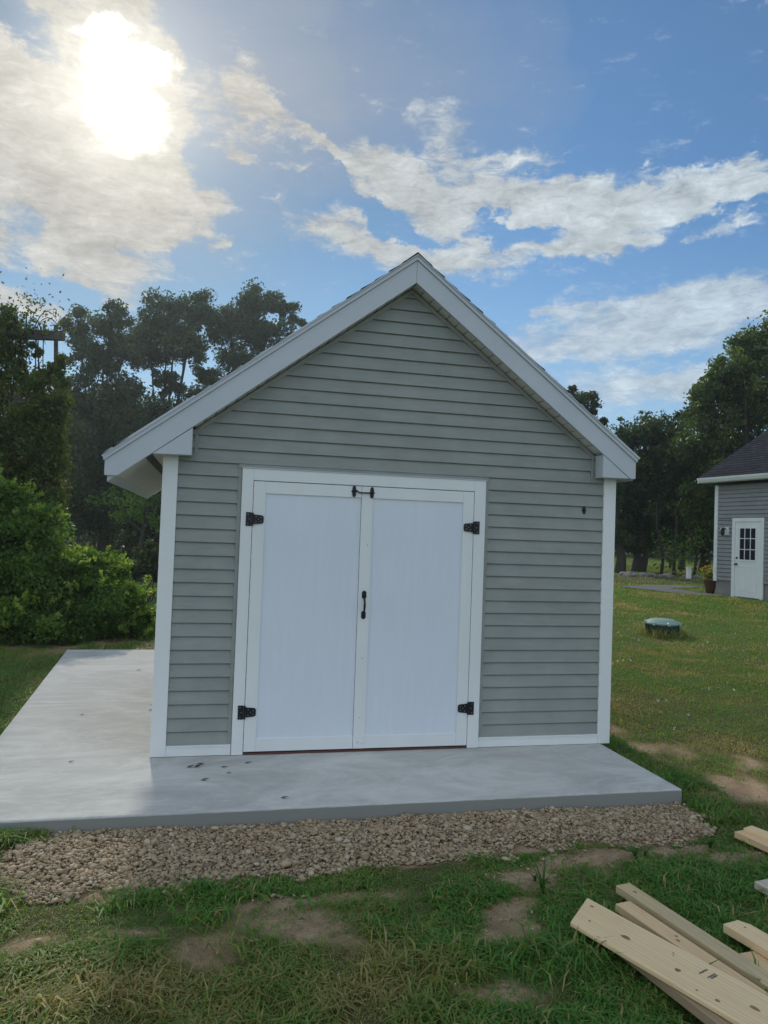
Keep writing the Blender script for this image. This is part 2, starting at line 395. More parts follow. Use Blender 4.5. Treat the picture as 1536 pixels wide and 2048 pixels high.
# value noise on a lattice for masks
_G = rng.random((256, 256))
def vn(x, y, s, o=0):
    x = np.asarray(x)*s+37.3+o*17.7; y = np.asarray(y)*s+91.1+o*5.3
    i = np.floor(x).astype(int); j = np.floor(y).astype(int); fx = x-i; fy = y-j
    fx = fx*fx*(3-2*fx); fy = fy*fy*(3-2*fy); g = lambda a, b: _G[a % 256, b % 256]
    return (g(i, j)*(1-fx)+g(i+1, j)*fx)*(1-fy)+(g(i, j+1)*(1-fx)+g(i+1, j+1)*fx)*fy
def fbm(x, y, s, o=0, n=4):
    v = 0; a = .5; t = 0
    for k in range(n): v = v+a*vn(x, y, s*2**k, o+k*3); t += a; a *= .5
    return v/t
def ell(x, y, cx, cy, a, b, rot=0):
    c, s = math.cos(rot), math.sin(rot); dx = x-cx; dy = y-cy
    return np.hypot((dx*c+dy*s)/a, (-dx*s+dy*c)/b)
GP = [(-.47, -1.0), (-.62, -1.35), (-.68, -1.64), (-.50, -1.90), (0., -1.93), (.5, -1.86), (1.33, -1.86), (2.03, -1.80), (2.5, -1.74), (3.0, -1.77), (3.35, -1.74), (3.60, -1.55), (3.70, -1.25), (3.66, -1.1), (3.4, -1.1), (-.4, -1.0)]
def inpoly(x, y, P):
    x = np.asarray(x, float); y = np.asarray(y, float); r = np.zeros(x.shape, bool)
    for (x1, y1), (x2, y2) in zip(P, P[1:]+P[:1]):
        c = ((y1 > y) != (y2 > y)) & (x < (x2-x1)*(y-y1)/((y2-y1) or 1e-9)+x1); r ^= c
    return r
SLAB = [(-1.114, -1.144), (3.68, -1.144), (3.68, 5.013), (-1.522, 5.013)]
DIRT = [(-.26, -2.30, .15, .06, .1), (.05, -2.27, .22, .055, .1), (.85, -2.45, .38, .17, -.1), (.55, -2.38, .2, .06, 0), (1.05, -2.5, .2, .1, -.2), (2.05, -2.02, .36, .12, .05), (2.6, -1.90, .6, .085, .02), (3.1, -1.86, .3, .07, 0), (1.75, -2.55, .18, .10, .2), (1.9, -2.33, .14, .09, .2), (1.55, -2.95, .15, .08, 0),
        (3.55, -1.98, .3, .09, .1), (4.25, .15, .22, .55, .9), (4.05, 1.0, .2, .4, .6), (4.3, -.9, .25, .3, 0), (4.6, -1.3, .3, .2, 0), (-2.1, 5.6, 1.2, .45, 0), (-1.0, 5.9, 1.3, .35, 0.), (.9, -2.1, .5, .05, 0)]
def dirtmask(x, y):
    m = np.full(np.shape(x), 9.)
    for e in DIRT: m = np.minimum(m, ell(x, y, *e))
    return m+(fbm(x, y, 3.5, 2, 5)-.5)*3.0+.12
DRIVE = [onZ(1228, 1174, .36)[:2], onZ(1300, 1168, .42)[:2], onZ(1425, 1172, .40)[:2], (14.2, 14.4), (14.0, 11.6), (13.3, 12.6)]
# ---- ground sheet
def axis(lo, hi, fine, s, far):
    a = list(np.arange(lo, hi, fine)); st = fine; v = hi
    while v < far: a.append(v); st *= s; v += st
    a.append(far); st = fine; v = lo
    while v > -far: st *= s; v -= st; a.insert(0, max(v, -far))
    return np.array(sorted(set(np.round(a, 4))))
gx = axis(-1.6, 4.6, .04, 1.09, 700); gy = axis(-3.6, -1.0, .035, 1.08, 700)
X, Y = np.meshgrid(gx, gy); Z = hgt(X, Y)
nearw = 1-sst(np.hypot(X-1.5, Y+2), 8, 20)
Z = Z+(fbm(X, Y, 2.2, 1)-.5)*.055*nearw+(fbm(X, Y, 11, 4)-.5)*.026*nearw
ins = (X > -1.7) & (X < 3.75) & (Y > -1.2) & (Y < 5.1); Z = np.where(ins, np.minimum(Z, -.075), Z)
sl2 = (X > -1.0) & (X < 3.6) & (Y > -1.1) & (Y < 4.9); Z = np.where(sl2, -.3, Z)
def gz(x, y):
    x = np.asarray(x, float); y = np.asarray(y, float)
    i = np.clip(np.searchsorted(gx, x)-1, 0, len(gx)-2); j = np.clip(np.searchsorted(gy, y)-1, 0, len(gy)-2)
    fx = (x-gx[i])/(gx[i+1]-gx[i]); fy = (y-gy[j])/(gy[j+1]-gy[j])
    return (Z[j, i]*(1-fx)+Z[j, i+1]*fx)*(1-fy)+(Z[j+1, i]*(1-fx)+Z[j+1, i+1]*fx)*fy
DM = dirtmask(X, Y)
grassy = np.clip((DM-.8)/.9, 0, 1); grassy = np.where(inpoly(X, Y, GP), 0, grassy)
V = np.stack([X, Y, Z], -1).reshape(-1, 3); nx, ny = len(gx), len(gy)
I = np.arange(nx*ny).reshape(ny, nx)
Fq = np.stack([I[:-1, :-1], I[:-1, 1:], I[1:, 1:], I[1:, :-1]], -1).reshape(-1, 4)
def groundm(t):
    g = t.node('ShaderNodeAttribute', attribute_name='grassy').outputs['Fac']
    n, _ = t.noise(t.geo, 6, 7, .65); f, _ = t.noise(t.geo, 45, 5, .7); b, _ = t.noise(t.geo, .55, 5, .6); sp, _ = t.noise(t.geo, 160, 2, .6)
    soil = t.mix(t.ramp(n, .3, .7), (.36, .24, .15), (.56, .40, .25))
    soil = t.mix(t.ramp(f, .5, .75, 0, .6), soil, (.22, .155, .10))
    soil = t.mix(t.ramp(sp, .62, .72, 0, .6), soil, (.55, .44, .32))
    th = t.mix(t.ramp(f, .3, .7), (.09, .10, .035), (.16, .15, .065))
    far = t.mix(t.ramp(b, .35, .65), (.095, .175, .03), (.15, .185, .04))
    y = t.node('ShaderNodeSeparateXYZ', {0: t.geo})
    dist = t.vmath('LENGTH', t.vmath('SUBTRACT', t.geo, (.4, -5.8, 0)).outputs[0]).outputs[1]
    th = t.mix(t.ramp(dist, 7, 22), th, far)
    return pr(t, t.mix(g, soil, th), 1., t.math('ADD', f, t.math('MULTIPLY', n, 2.)), 1., .035, spec=.1)
M['ground'] = mat('soil and thatch', groundm)
g = from_arrays('ground', V, Fq, 4, M['ground'], attrs={'grassy': ('POINT', grassy.ravel())}, smooth=True); tag(g, kind='structure')
def sheet(name, poly, m, off, n=40):
    P = [(float(a), float(b)) for a, b in poly]; xs = np.linspace(min(p[0] for p in P), max(p[0] for p in P), n); ys = np.linspace(min(p[1] for p in P), max(p[1] for p in P), n)
    XX, YY = np.meshgrid(xs, ys); ok = inpoly(XX+(fbm(XX, YY, .8)-.5)*.5, YY+(fbm(XX, YY, .8, 3)-.5)*.5, P); idx = np.arange(n*n).reshape(n, n)
    q = np.stack([idx[:-1, :-1], idx[:-1, 1:], idx[1:, 1:], idx[1:, :-1]], -1).reshape(-1, 4)[(ok[:-1, :-1]).ravel()]
    return tag(from_arrays(name, np.stack([XX, YY, gz(XX, YY)+off], -1).reshape(-1, 3), q, 4, m), kind='structure')
sheet('driveway', DRIVE, M['asphalt'], .02, 60)
BED = [onZ(a, b, .42)[:2] for a, b in ((1224, 1164), (1224, 1152), (1300, 1150), (1400, 1150), (1412, 1165), (1320, 1167))]
sheet('mulch_bed', BED, M['mulch'], .015, 70)
# ---- slab
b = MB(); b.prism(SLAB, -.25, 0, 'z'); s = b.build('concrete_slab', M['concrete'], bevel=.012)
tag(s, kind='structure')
# ------------------------------------------------------------------ leaf / blade clouds
def rotmats(n, rg, tilt=1.0):
    a = rg.random(n)*2*np.pi; p = np.arccos(np.clip(1-rg.random(n)*tilt, -1, 1)); r = rg.random(n)*2*np.pi
    nrm = np.stack([np.sin(p)*np.cos(a), np.sin(p)*np.sin(a), np.cos(p)], -1)
    up = np.where(np.abs(nrm[:, 2:3]) < .95, np.array([[0, 0, 1.]]), np.array([[1., 0, 0]]))
    u = np.cross(nrm, up); u /= np.linalg.norm(u, axis=1, keepdims=True); v = np.cross(nrm, u)
    c, s = np.cos(r)[:, None], np.sin(r)[:, None]
    return u*c+v*s, -u*s+v*c, nrm
def leaves(name, P, size, tint, m, parent, rg, tilt=1.6, asp=.5):
    n = len(P); u, v, w = rotmats(n, rg, tilt); L = size*(.6+.8*rg.random(n)); L = L[:, None]
    a = P-u*L*.5; c = P+u*L*.5; fold = w*L*.12
    q = np.stack([a, P+v*L*asp*.5+fold, c, P-v*L*asp*.5+fold], 1).reshape(-1, 3)
    return from_arrays(name, q, np.arange(4*n).reshape(n, 4), 4, m, parent, {'tint': ('FACE', np.clip(tint, 0, 1))})
def clump_cloud(blobs, rg, per, sub, flat=.6, spread=.27):
    """blobs: (centre, (rx,ry,rz)); returns leaf points, sub-clump centres and a clump tint"""
    P = []; C = []; T = []
    for c, R in blobs:
        R = np.array(R); vol = max(4, int(sub*(R[0]*R[1]*R[2])**(2/3)))
        d = rg.normal(size=(vol, 3)); d /= np.linalg.norm(d, axis=1, keepdims=True)
        cc = c+d*R*(rg.random((vol, 1))**.4)
        for q in cc:
            s = spread*R.mean()*(.5+.9*rg.random()); k = int(per*(.5+rg.random()))
            g3 = rg.normal(size=(k, 3)); g3 *= np.minimum(1, 2.3/np.maximum(np.linalg.norm(g3, axis=1, keepdims=True), 1e-6)); P.append(q+g3*s*np.array([1, 1, flat])); T.append(np.full(k, rg.normal(.5, .17)))
        C.append(cc)
    P = np.concatenate(P); T = np.concatenate(T)
    return P, C, T+rg.normal(0, .12, len(P))
def tree(name, base, blobs_px, depth, m, label, cat, group=None, leaf=.16, per=110, sub=9, seed=1, trunk=.16, lean=0, flat=.6, spread=.27, tilt=1.6):
    """blobs_px: (px, py, rx px, ry px, depth offset in m)"""
    rg = np.random.default_rng(seed); bp = dep(base, 1100, depth); bz = float(gz(bp[0], bp[1]))
    root = empty(name, (bp[0], bp[1], bz), label=label, cat=cat, group=group); o = np.array([bp[0], bp[1], bz])
    bl = []
    for px, py, rx, ry, dd in blobs_px:
        d = depth+dd; k = d/F; bl.append((dep(px, py, d)-o, (rx*k, (rx+ry)*.5*k*1.1, ry*k)))
    P, C, T = clump_cloud(bl, rg, per, sub, flat, spread)
    keep = P[:, 2] > .15; P = P[keep]; T = T[keep]
    b = MB(); top = max(c[2] for c, _ in bl); cm = np.mean([c for c, _ in bl], 0)
    z1 = min(top*.75, max(.4*top, min(c[2] for c, _ in bl)))
    tp = [Vector((0, 0, -.2)), Vector((.04*z1, 0, z1*.33)), Vector((cm[0]*.3, cm[1]*.3, z1*.66)), Vector((cm[0]*.6, cm[1]*.6, z1)), Vector((cm[0], cm[1], top*.93))]
    b.tube(tp, [trunk*1.35, trunk, trunk*.8, trunk*.42, trunk*.08], 8)
    for (c, R), cc in zip(bl, C):
        s = tp[1 if c[2] < z1 else 2].lerp(tp[3], rg.random()); mid = s.lerp(Vector(c), .5)+Vector((0, 0, -.06*(Vector(c)-s).length)); b.tube([s, mid, Vector(c)], [trunk*.35, trunk*.2, trunk*.1], 6)
        for q in cc[:24]: b.tube([Vector(c)+(s-Vector(c))*.2*rg.random(), Vector(q)*.5+Vector(c)*.5+Vector((0, 0, -.05)), Vector(q)], [trunk*.13, trunk*.08, .006], 4)
    b.build('trunk', M['bark'], root)
    leaves('crown', P, leaf, T, m, root, rg, tilt)
    return root
# ================================================================== SHED
WID, HC, DEP = 3.737, 2.27, 3.0
AX, SL = 1.870, .757
zin = lambda x: 3.745-SL*abs(x-AX)
zout = lambda x: 3.925-SL*abs(x-AX)
shed = empty('garden_shed', (0, 0, 0), label='sage green sided garden shed with white double doors, standing on the concrete slab', cat='shed')
def clap(mb, P, n, u, u0f, u1f, z0, z1, ex, gr=.105, off=.019):
    """courses on a wall: P origin, u along wall, n outward; u0f/u1f give limits at height z"""
    P = Vector(P); u = Vector(u); n = Vector(n); z = z0
    while z < z1-1e-4:
        zt = min(z+ex, z1); zr_ = zt-ex*gr; a0, a1, b0, b1 = u0f(z), u1f(z), u0f(zr_), u1f(zr_)
        if a1-a0 < .01: break
        if b1-b0 < .01: b0 = b1 = (b0+b1)/2
        f = lambda uu, zz, o: tuple(P+u*uu+n*o+Vector((0, 0, zz)))
        mb.quad(f(a0, z, off), f(a1, z, off), f(b1, zr_, .006), f(b0, zr_, .006)); mb.quad(f(b0, zr_, .006), f(b1, zr_, .006), f(b1, zr_, .001), f(b0, zr_, .001))
        mb.quad(f(a0, z, .001), f(a1, z, .001), f(a1, z, off), f(a0, z, off))
        z = zt
    return mb
EX = .1022; Z0 = .085
lim0 = lambda z: .09 if z < 2.30 else max(.09, AX-(3.745-z)/SL+.01)
lim1 = lambda z: 3.645 if z < 2.30 else min(3.645, AX+(3.745-z)/SL-.01)
mb = MB(); mb.prism([(0, 0), (WID, 0), (WID, 2.3), (AX, 3.71), (0, 2.3)], .0, DEP)
mb.build('wall', M['siding'], shed)
mb = MB(); clap(mb, (0, 0, 0), (0, -1, 0), (1, 0, 0), lim0, lim1, Z0+.0, 3.72, EX)
mb.build('siding', M['siding'], shed)
mb = MB(); clap(mb, (0, DEP, 0), (-1, 0, 0), (0, -1, 0), lambda z: .09, lambda z: DEP-.09, Z0, 2.2, EX); mb.build('siding', M['siding'], shed)
mb = MB(); clap(mb, (WID, 0, 0), (1, 0, 0), (0, 1, 0), lambda z: .09, lambda z: DEP-.09, Z0, 2.2, EX); mb.build('siding', M['siding'], shed)
# corner boards, base boards
for x0, x1 in ((-.022, .089), (3.640, WID+.016)):
    mb = MB(); mb.prism([(x0, -.026), (x1, -.026), (x1, -.001), (x0+.02 if x0 < 0 else x1, -.001), (x0+.02 if x0 < 0 else x1, -.001), (x0, -.001)][:3]+[(x0, -.001)], .004, 2.285, 'z')
    mb.build('corner_board', M['white'], shed, .002)
for x0, x1 in ((-.022, -.001), (WID+.001, WID+.016)):
    for y0, y1 in ((0, .09), (DEP-.09, DEP)):
        mb = MB(); mb.box(x0, x1, y0, y1, .004, 2.2); mb.build('corner_board', M['white'], shed, .002)
for x0, x1 in ((.0895, .5655), (2.5615, 3.6395)):
    mb = MB(); mb.box(x0, x1, -.024, -.001, .004, .082); mb.box(x0, x1, -.030, -.001, .074, .084); mb.build('base_board', M['white'], shed, .0015)
# J channels round the door and below the soffit
mb = MB()
for x0, x1 in ((.540, .5665), (2.5605, 2.588)): mb.box(x0, x1, -.020, -.001, .085, 2.2)
mb.box(.540, 2.588, -.020, -.001, 2.2005, 2.228)
for s in (-1, 1):
    e = 1.64
    mb.prism([(AX, 3.735), (AX+s*e, 3.735-SL*e), (AX+s*e, 3.697-SL*e), (AX, 3.697)], -.021, -.001)
    xx = AX+s*e
mb.box(.205, .228, -.021, -.001, 2.262, 2.47); mb.box(.09, .228, -.021, -.001, 2.238, 2.262)
mb.box(3.515, 3.537, -.021, -.001, 2.262, 2.47); mb.box(3.515, 3.64, -.021, -.001, 2.238, 2.262)
mb.build('channel_trim', M['siding'], shed)
# rake boards
def rake(poly, name='rake_board', y0=-.15, y1=-.125, m='alu', bev=.002): mb = MB(); mb.prism(poly, y0, y1); return mb.build(name, M[m], shed, bev)
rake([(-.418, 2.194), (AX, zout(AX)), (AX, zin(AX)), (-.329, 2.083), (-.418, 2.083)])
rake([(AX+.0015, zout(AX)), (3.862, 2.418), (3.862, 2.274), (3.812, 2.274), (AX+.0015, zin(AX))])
# gable returns (boxed eave ends)
rake([(.1885, 2.263), (.1885, zin(.1885)-.003), (-.092, 2.259)], 'eave_return', -.146, -.002)
rake([(3.556, 2.272), (3.806, 2.274), (3.556, zin(3.556)-.003)], 'eave_return', -.146, -.002)
# crown strip on top of rake
def band(a, b, x0, x1, y0, y1, name, m, bev=.0015):
    """strip following the slopes between heights a and b above the outer line"""
    for s, xe in ((-1, x0), (1, x1)):
        mb = MB(); mb.prism([(AX+(0 if s < 0 else .001), zout(AX)+a), (xe, zout(xe)+a), (xe+s*.012, zout(xe)+b), (AX+(0 if s < 0 else .001), zout(AX)+b)], y0, y1)
        mb.build(name, M[m], shed, bev)
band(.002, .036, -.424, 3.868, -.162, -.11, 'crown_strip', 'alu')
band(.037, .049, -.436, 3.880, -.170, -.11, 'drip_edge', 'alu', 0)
# roof deck + shingles
roof = None
for s, xe in ((-1, -.40), (1, 3.85)):
    mb = MB(); mb.prism([(AX, zin(AX)+.012), (xe, zin(xe)+.012+(0 if s > 0 else 0)), (xe, zout(xe)+.03), (AX, zout(AX)+.03)], -.124, 3.12)
    o = mb.build('roof', M['alu'], shed)
def shingle_course():
    for s, xe in ((-1, -.45), (1, 3.893)):
        b2 = bmesh.new(); uvl = b2.loops.layers.uv.new('UVMap'); n = Vector((SL*s, 0, 1)).normalized(); d = Vector((s, 0, -SL)).normalized()
        L = math.hypot(xe-AX, SL*(xe-AX)); k = 0; rg = random.Random(4); u = 0
        top = Vector((AX, 0, zout(AX)+.046))
        while u < L-.01:
            u1 = min(u+.14, L); y0 = -.168+rg.uniform(-.006, .006); y1 = 3.14
            p0 = top+d*u+n*.002; p1 = top+d*u1+n*.011; q1 = top+d*u1+n*.0005
            vs = [b2.verts.new((p.x, y, p.z)) for p, y in ((p0, y0), (p0, y1), (p1, y1), (p1, y0), (q1, y1), (q1, y0))]
            f = b2.faces.new(vs[:4]); f2 = b2.faces.new((vs[3], vs[2], vs[4], vs[5])); f3 = b2.faces.new((vs[0], vs[3], vs[5]))
            for ff in (f, f2, f3):
                for lp in ff.loops: lp[uvl].uv = (lp.vert.co.y, (top-lp.vert.co).length)
            u = u1
        me = bpy.data.meshes.new('shingles'); b2.to_mesh(me); b2.free(); link('shingles', me, M['shingle'], shed)
shingle_course()
mb = MB(); mb.prism([(AX-.13, zout(AX-.13)+.058), (AX, zout(AX)+.056), (AX+.13, zout(AX+.13)+.058), (AX, zout(AX)+.064)], -.166, 3.14); mb.build('ridge_cap', M['shingle'], shed)
# soffits and fascia
mb = MB(); 
for s in (-1, 1):
    e0, e1 = .0, 1.68
    a_ = .004
    while a_ < e1-.01:
        w_ = min(.064, e1-a_); x0, x1 = AX+s*a_, AX+s*(a_+w_); mb.prism([(x0, zin(x0)), (x1, zin(x1)), (x1, zin(x1)+.008), (x0, zin(x0)+.008)], -.1245, -.0005); a_ += .076
mb.build('rake_soffit', M['soffit'], shed)
mb = MB(); mb.prism([(-.328, zin(-.328)+.002), (-.142, zin(-.142)+.002), (-.142, zin(-.142)+.011), (-.328, zin(-.328)+.011)], -.1245, 3.1); mb.build('eave_soffit', M['soffit'], shed)
mb = MB(); mb.prism([(-.141, zin(-.141)+.006), (-.0985, zin(-.0985)+.006), (-.0985, zin(-.0985)+.0115), (-.141, zin(-.141)+.0115)], -.1245, 3.1); mb.build('vent_strip', M['vent'], shed)
mb = MB(); mb.prism([(-.098, 2.262), (-.0225, 2.262), (-.0225, 2.30), (-.098, 2.30)], -.001, 3.1); mb.build('eave_soffit', M['soffit'], shed)
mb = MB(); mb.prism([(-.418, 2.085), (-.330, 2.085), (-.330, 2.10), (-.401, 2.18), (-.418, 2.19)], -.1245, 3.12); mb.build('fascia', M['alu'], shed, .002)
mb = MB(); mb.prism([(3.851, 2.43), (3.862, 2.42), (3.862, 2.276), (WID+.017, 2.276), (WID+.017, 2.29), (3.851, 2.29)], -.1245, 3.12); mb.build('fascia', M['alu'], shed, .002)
# door frame
mb = MB(); mb.box(.570, .6565, -.036, -.001, .004, 2.197); mb.box(2.4605, 2.557, -.036, -.001, .004, 2.197); mb.box(.657, 2.460, -.036, -.001, 2.1065, 2.197)
mb.build('door_frame', M['white'], shed, .002)
mb = MB(); mb.box(.562, 2.565, -.041, -.001, 2.1975, 2.2035); mb.build('drip_cap', M['alu'], shed)
mb = MB(); mb.box(.657, 2.460, -.012, -.0165, .004, 2.1060); mb.build('door_recess', M['dark'], shed)
mb = MB(); mb.box(.657, 2.460, -.030, -.002, .0035, .016); mb.build('threshold', M['thresh'], shed)
def hinge(parent, x, z, s):
    """x on the gap line; s = +1 strap to the right"""
    mb = MB(); mb.box(min(x-s*.05, x-s*.010), max(x-s*.05, x-s*.010), -.0405, -.0355, z-.053, z+.053)
    st = [(x+s*.008, z-.038), (x+s*.074, z-.032), (x+s*.086, z-.022), (x+s*.086, z+.022), (x+s*.074, z+.032), (x+s*.008, z+.038)]
    mb.prism(st, -.0400, -.0335)
    mb.tube([(x, -.041, z-.05), (x, -.041, z+.05)], .0085, 10)
    for kz in (-.03, 0, .03): mb.tube([(x, -.041, z+kz-.002), (x, -.041, z+kz+.002)], .0095, 10)
    h = mb.build('hinge', M['black'], shed)
    sc_ = []
    for kz in (-.036, 0, .036): sc_.append((x-s*(.034 if kz else .024), z+kz, .0407))
    for kx, kz in ((.028, -.021), (.028, .021), (.046, 0), (.066, -.014), (.066, .014)): sc_.append((x+s*kx, z+kz, .0402))
    for a, b_, c in sc_: mb = MB(); mb.lathe([(.0045, c), (.0030, c+.0016)], (a, 0, b_), 8, 'y'); mb.build('screw', M['screw'], h)
    return h
def leaf_door(x0, x1, left):
    z0, z1, yf = .026, 2.1015, -.0325
    mb = MB(); mb.box(x0, x1, -.022, -.013, z0, z1)
    d = mb.build('door', M['door'], shed)
    mb = MB(); w = .092
    if left:
        mb.box(x0, x0+w, yf, -.0225, z0, z1); a, b_ = x0+w+.0006, x1
    else:
        mb.box(x0, x0+w, yf-.001, -.0225, z0, z1); mb.box(x1-w, x1, yf, -.0225, z0, z1); a, b_ = x0+w+.0006, x1-w-.0006
    mb.box(a, b_, yf+.0004, -.0225, 2.0095, z1); mb.box(a, b_, yf+.0004, -.0225, z0, .125)
    mb.build('frame_rail', M['white'], d, .0015)
    return d
dl = leaf_door(.6605, 1.5085, True); dr = leaf_door(1.5115, 2.4565, False)
hinge(dl, .6580, 1.806, 1); hinge(dl, .6580, .327, 1); hinge(dr, 2.4585, 1.806, -1); hinge(dr, 2.4585, .327, -1)
mb = MB()
for zz in (1.239, 1.079):
    pl = [(1.540, zz-.020), (1.549, zz-.030), (1.558, zz-.034), (1.567, zz-.030), (1.576, zz-.020), (1.576, zz+.020), (1.567, zz+.030), (1.558, zz+.034), (1.549, zz+.030), (1.540, zz+.020)]
    mb.prism(pl, -.0385, -.0338)
    mb.lathe([(.011, .038), (.009, .047), (.004, .050)], (1.558, 0, zz), 10, 'y')
mb.tube([(1.558, -.038, 1.222), (1.558, -.062, 1.205), (1.558, -.072, 1.17), (1.558, -.074, 1.158), (1.558, -.072, 1.14), (1.558, -.062, 1.11), (1.558, -.038, 1.094)], [.007, .0075, .0085, .010, .0085, .0075, .007], 10)
mb.build('handle', M['black'], dr, smooth=False)
def diamond(mb, x, z, y0, k=1.0):
    P = []
    for i in range(24):
        a = 2*math.pi*i/24; r = .0135+.0165*abs(math.sin(a))**3+.004*math.cos(4*a)
        P.append((x+r*math.cos(a)*k*1.15, z+r*math.sin(a)*k*1.2))
    mb.prism(P, y0-.004, y0); mb.lathe([(.010*k, -(y0-.003)), (.006*k, -(y0-.014))], (x, 0, z), 10, 'y'); return mb
mb = MB(); diamond(mb, 1.447, 2.058, -.0335, 1.15); diamond(mb, 1.592, 2.053, -.0345, 1.15)
mb.tube([(1.449, -.044, 2.060), (1.462, -.050, 2.066), (1.474, -.050, 2.060), (1.482, -.048, 2.050), (1.52, -.048, 2.049), (1.56, -.048, 2.050), (1.592, -.046, 2.053)], .0058, 8)
mb.build('hook_latch', M['black'], dr)
for x, z in ((1.569, 1.635), (1.562, .736), (1.559, .268), (1.549, .075), (1.585, .062), (1.586, 2.070)): mb = MB(); mb.lathe([(.0035, .0336), (.003, .0340)], (x, 0, z), 8, 'y'); mb.build('nail', M['dark'], dr)
mb = MB(); diamond(mb, 3.462, 1.991, -.010, 1.1); mb.build('hook_plate', M['black'], shed)

# ================================================================== NEIGHBOUR HOUSE
HA = rad(173); ux, uy = math.sin(HA), math.cos(HA)
hb = dep(1428, 1190, 20.9)
house = empty('house', (hb[0], hb[1], .33), math.atan2(uy, ux), label='grey sided house with dark shingle roof and a white side door, beyond the lawn', cat='house')
# local frame: +x along the visible wall towards the viewer, +y into the building
HL, HW = 10., 7.5; ZF, ZW = .46, 3.12
mb = MB(); mb.box(.03, HL, .03, HW, -.4, ZF-.003); mb.build('foundation', M['foundation'], house)
DX0, DX1 = .74, 1.60
mb = MB(); clap(mb, (0, 0, 0), (0, -1, 0), (1, 0, 0), lambda z: .10, lambda z: DX0-.10, ZF, 2.19, .112, .2, .03)
clap(mb, (0, 0, 0), (0, -1, 0), (1, 0, 0), lambda z: DX1+.10, lambda z: HL-.1, ZF, 2.19, .112, .2, .03)
clap(mb, (0, 0, 0), (0, -1, 0), (1, 0, 0), lambda z: .10, lambda z: HL-.1, 2.20, ZW, .112, .2, .03)
mb.box(0, HL, .0, HW, ZF, ZW)
mb.prism([(0, ZW), (HW, ZW), (HW/2, ZW+HW/2*.62)], 0, HL) if False else None
mb.build('wall', M['house_siding'], house)
g2 = bmesh.new(); R_ = .62; OH = .38
def quadmesh(name, pts_list, m):
    b3 = bmesh.new()
    for pts in pts_list: b3.faces.new([b3.verts.new(p) for p in pts])
    bmesh.ops.recalc_face_normals(b3, faces=b3.faces)
    me = bpy.data.meshes.new(name); b3.to_mesh(me); b3.free(); return link(name, me, m, house)
zr = ZW+.16; rg0, rg1 = -.32, HL+.3
zrt = zr+(HW/2+OH)*R_
quadmesh('gable', [[(0, 0, ZW), (0, HW, ZW), (0, HW/2, zr+(HW/2)*R_)]], M['house_siding']); quadmesh('gable', [[(HL, 0, ZW), (HL, HW, ZW), (HL, HW/2, zr+(HW/2)*R_)]], M['house_siding'])
b3 = bmesh.new(); uvl = b3.loops.layers.uv.new('UVMap')
for sgn in (0, 1):
    n_ = 30; ya = -OH if sgn == 0 else HW+OH; yb = HW/2; L = math.hypot(HW/2+OH, (HW/2+OH)*R_)
    for k in range(n_):
        f0, f1 = k/n_, (k+1)/n_; P4 = []
        for f, dz in ((f0, .02), (f1, .008)): P4.append((ya+(yb-ya)*f, zr+(zrt-zr)*f+.045+dz, L*f))
        vs = [b3.verts.new((rg0, P4[0][0], P4[0][1])), b3.verts.new((rg1, P4[0][0], P4[0][1])), b3.verts.new((rg1, P4[1][0], P4[1][1])), b3.verts.new((rg0, P4[1][0], P4[1][1]))]
        f = b3.faces.new(vs)
        for lp, uv in zip(f.loops, ((rg0, P4[0][2]), (rg1, P4[0][2]), (rg1, P4[1][2]), (rg0, P4[1][2]))): lp[uvl].uv = uv
        w = [b3.verts.new((rg0, P4[0][0], P4[0][1]-.02)), b3.verts.new((rg1, P4[0][0], P4[0][1]-.02))]
        b3.faces.new((w[0], w[1], vs[1], vs[0]))
me = bpy.data.meshes.new('roof'); b3.to_mesh(me); b3.free(); rf = link('roof', me, M['shingle'], house)
def ybox(mbx, x0, x1, y0, y1, z0, z1): return mbx.box(x0, x1, y0, y1, z0, z1)
mb = MB(); ybox(mb, rg0+.02, rg1-.02, -OH+.10, -.001, zr-.06, zr-.03); ybox(mb, rg0+.02, rg1-.02, -OH+.09, -OH+.115, zr-.10, zr+.07); mb.build('eave_soffit', M['white'], house)
mb = MB(); mb.b.free(); mb.b = bmesh.new()
prof = [(-OH+.085, zr-.09), (-OH+.01, zr-.08), (-OH-.03, zr+.0), (-OH-.035, zr+.045), (-OH-.02, zr+.045), (-OH+.01, zr-.06), (-OH+.085, zr-.07), (-OH+.085, zr-.089)]
va = [mb.b.verts.new((rg0, p[0], p[1])) for p in prof]; vb = [mb.b.verts.new((rg1, p[0], p[1])) for p in prof]
for i in range(len(prof)): j = (i+1) % len(prof); mb.b.faces.new((va[i], va[j], vb[j], vb[i]))
mb.b.faces.new(va); mb.b.faces.new(vb[::-1]); mb.build('gutter', M['white'], house)
for sgn in (0, 1):
    mb = MB(); ya = -OH if sgn == 0 else HW+OH; q = []
    for xx in (rg0, rg0+.04):
        q.append([mb.b.verts.new((xx, ya, zr+.03)), mb.b.verts.new((xx, HW/2, zrt+.03)), mb.b.verts.new((xx, HW/2, zrt-.12)), mb.b.verts.new((xx, ya, zr-.10))])
    mb.b.faces.new(q[0]); mb.b.faces.new(q[1][::-1])
    for i in range(4): j = (i+1) % 4; mb.b.faces.new((q[0][j], q[0][i], q[1][i], q[1][j]))
    mb.build('rake_board', M['white'], house)
mb = MB(); ybox(mb, -.02, .10, -.03, -.001, ZF-.04, ZW-.001); ybox(mb, -.02, -.001, -.001, .11, ZF-.04, ZW-.001); mb.build('corner_board', M['white'], house)
mb = MB(); ybox(mb, DX0-.10, DX0, -.035, .0, .02, 2.19); ybox(mb, DX1, DX1+.10, -.035, .0, .02, 2.19); ybox(mb, DX0, DX1, -.035, .0, 2.09, 2.19); mb.build('door_frame', M['white'], house)
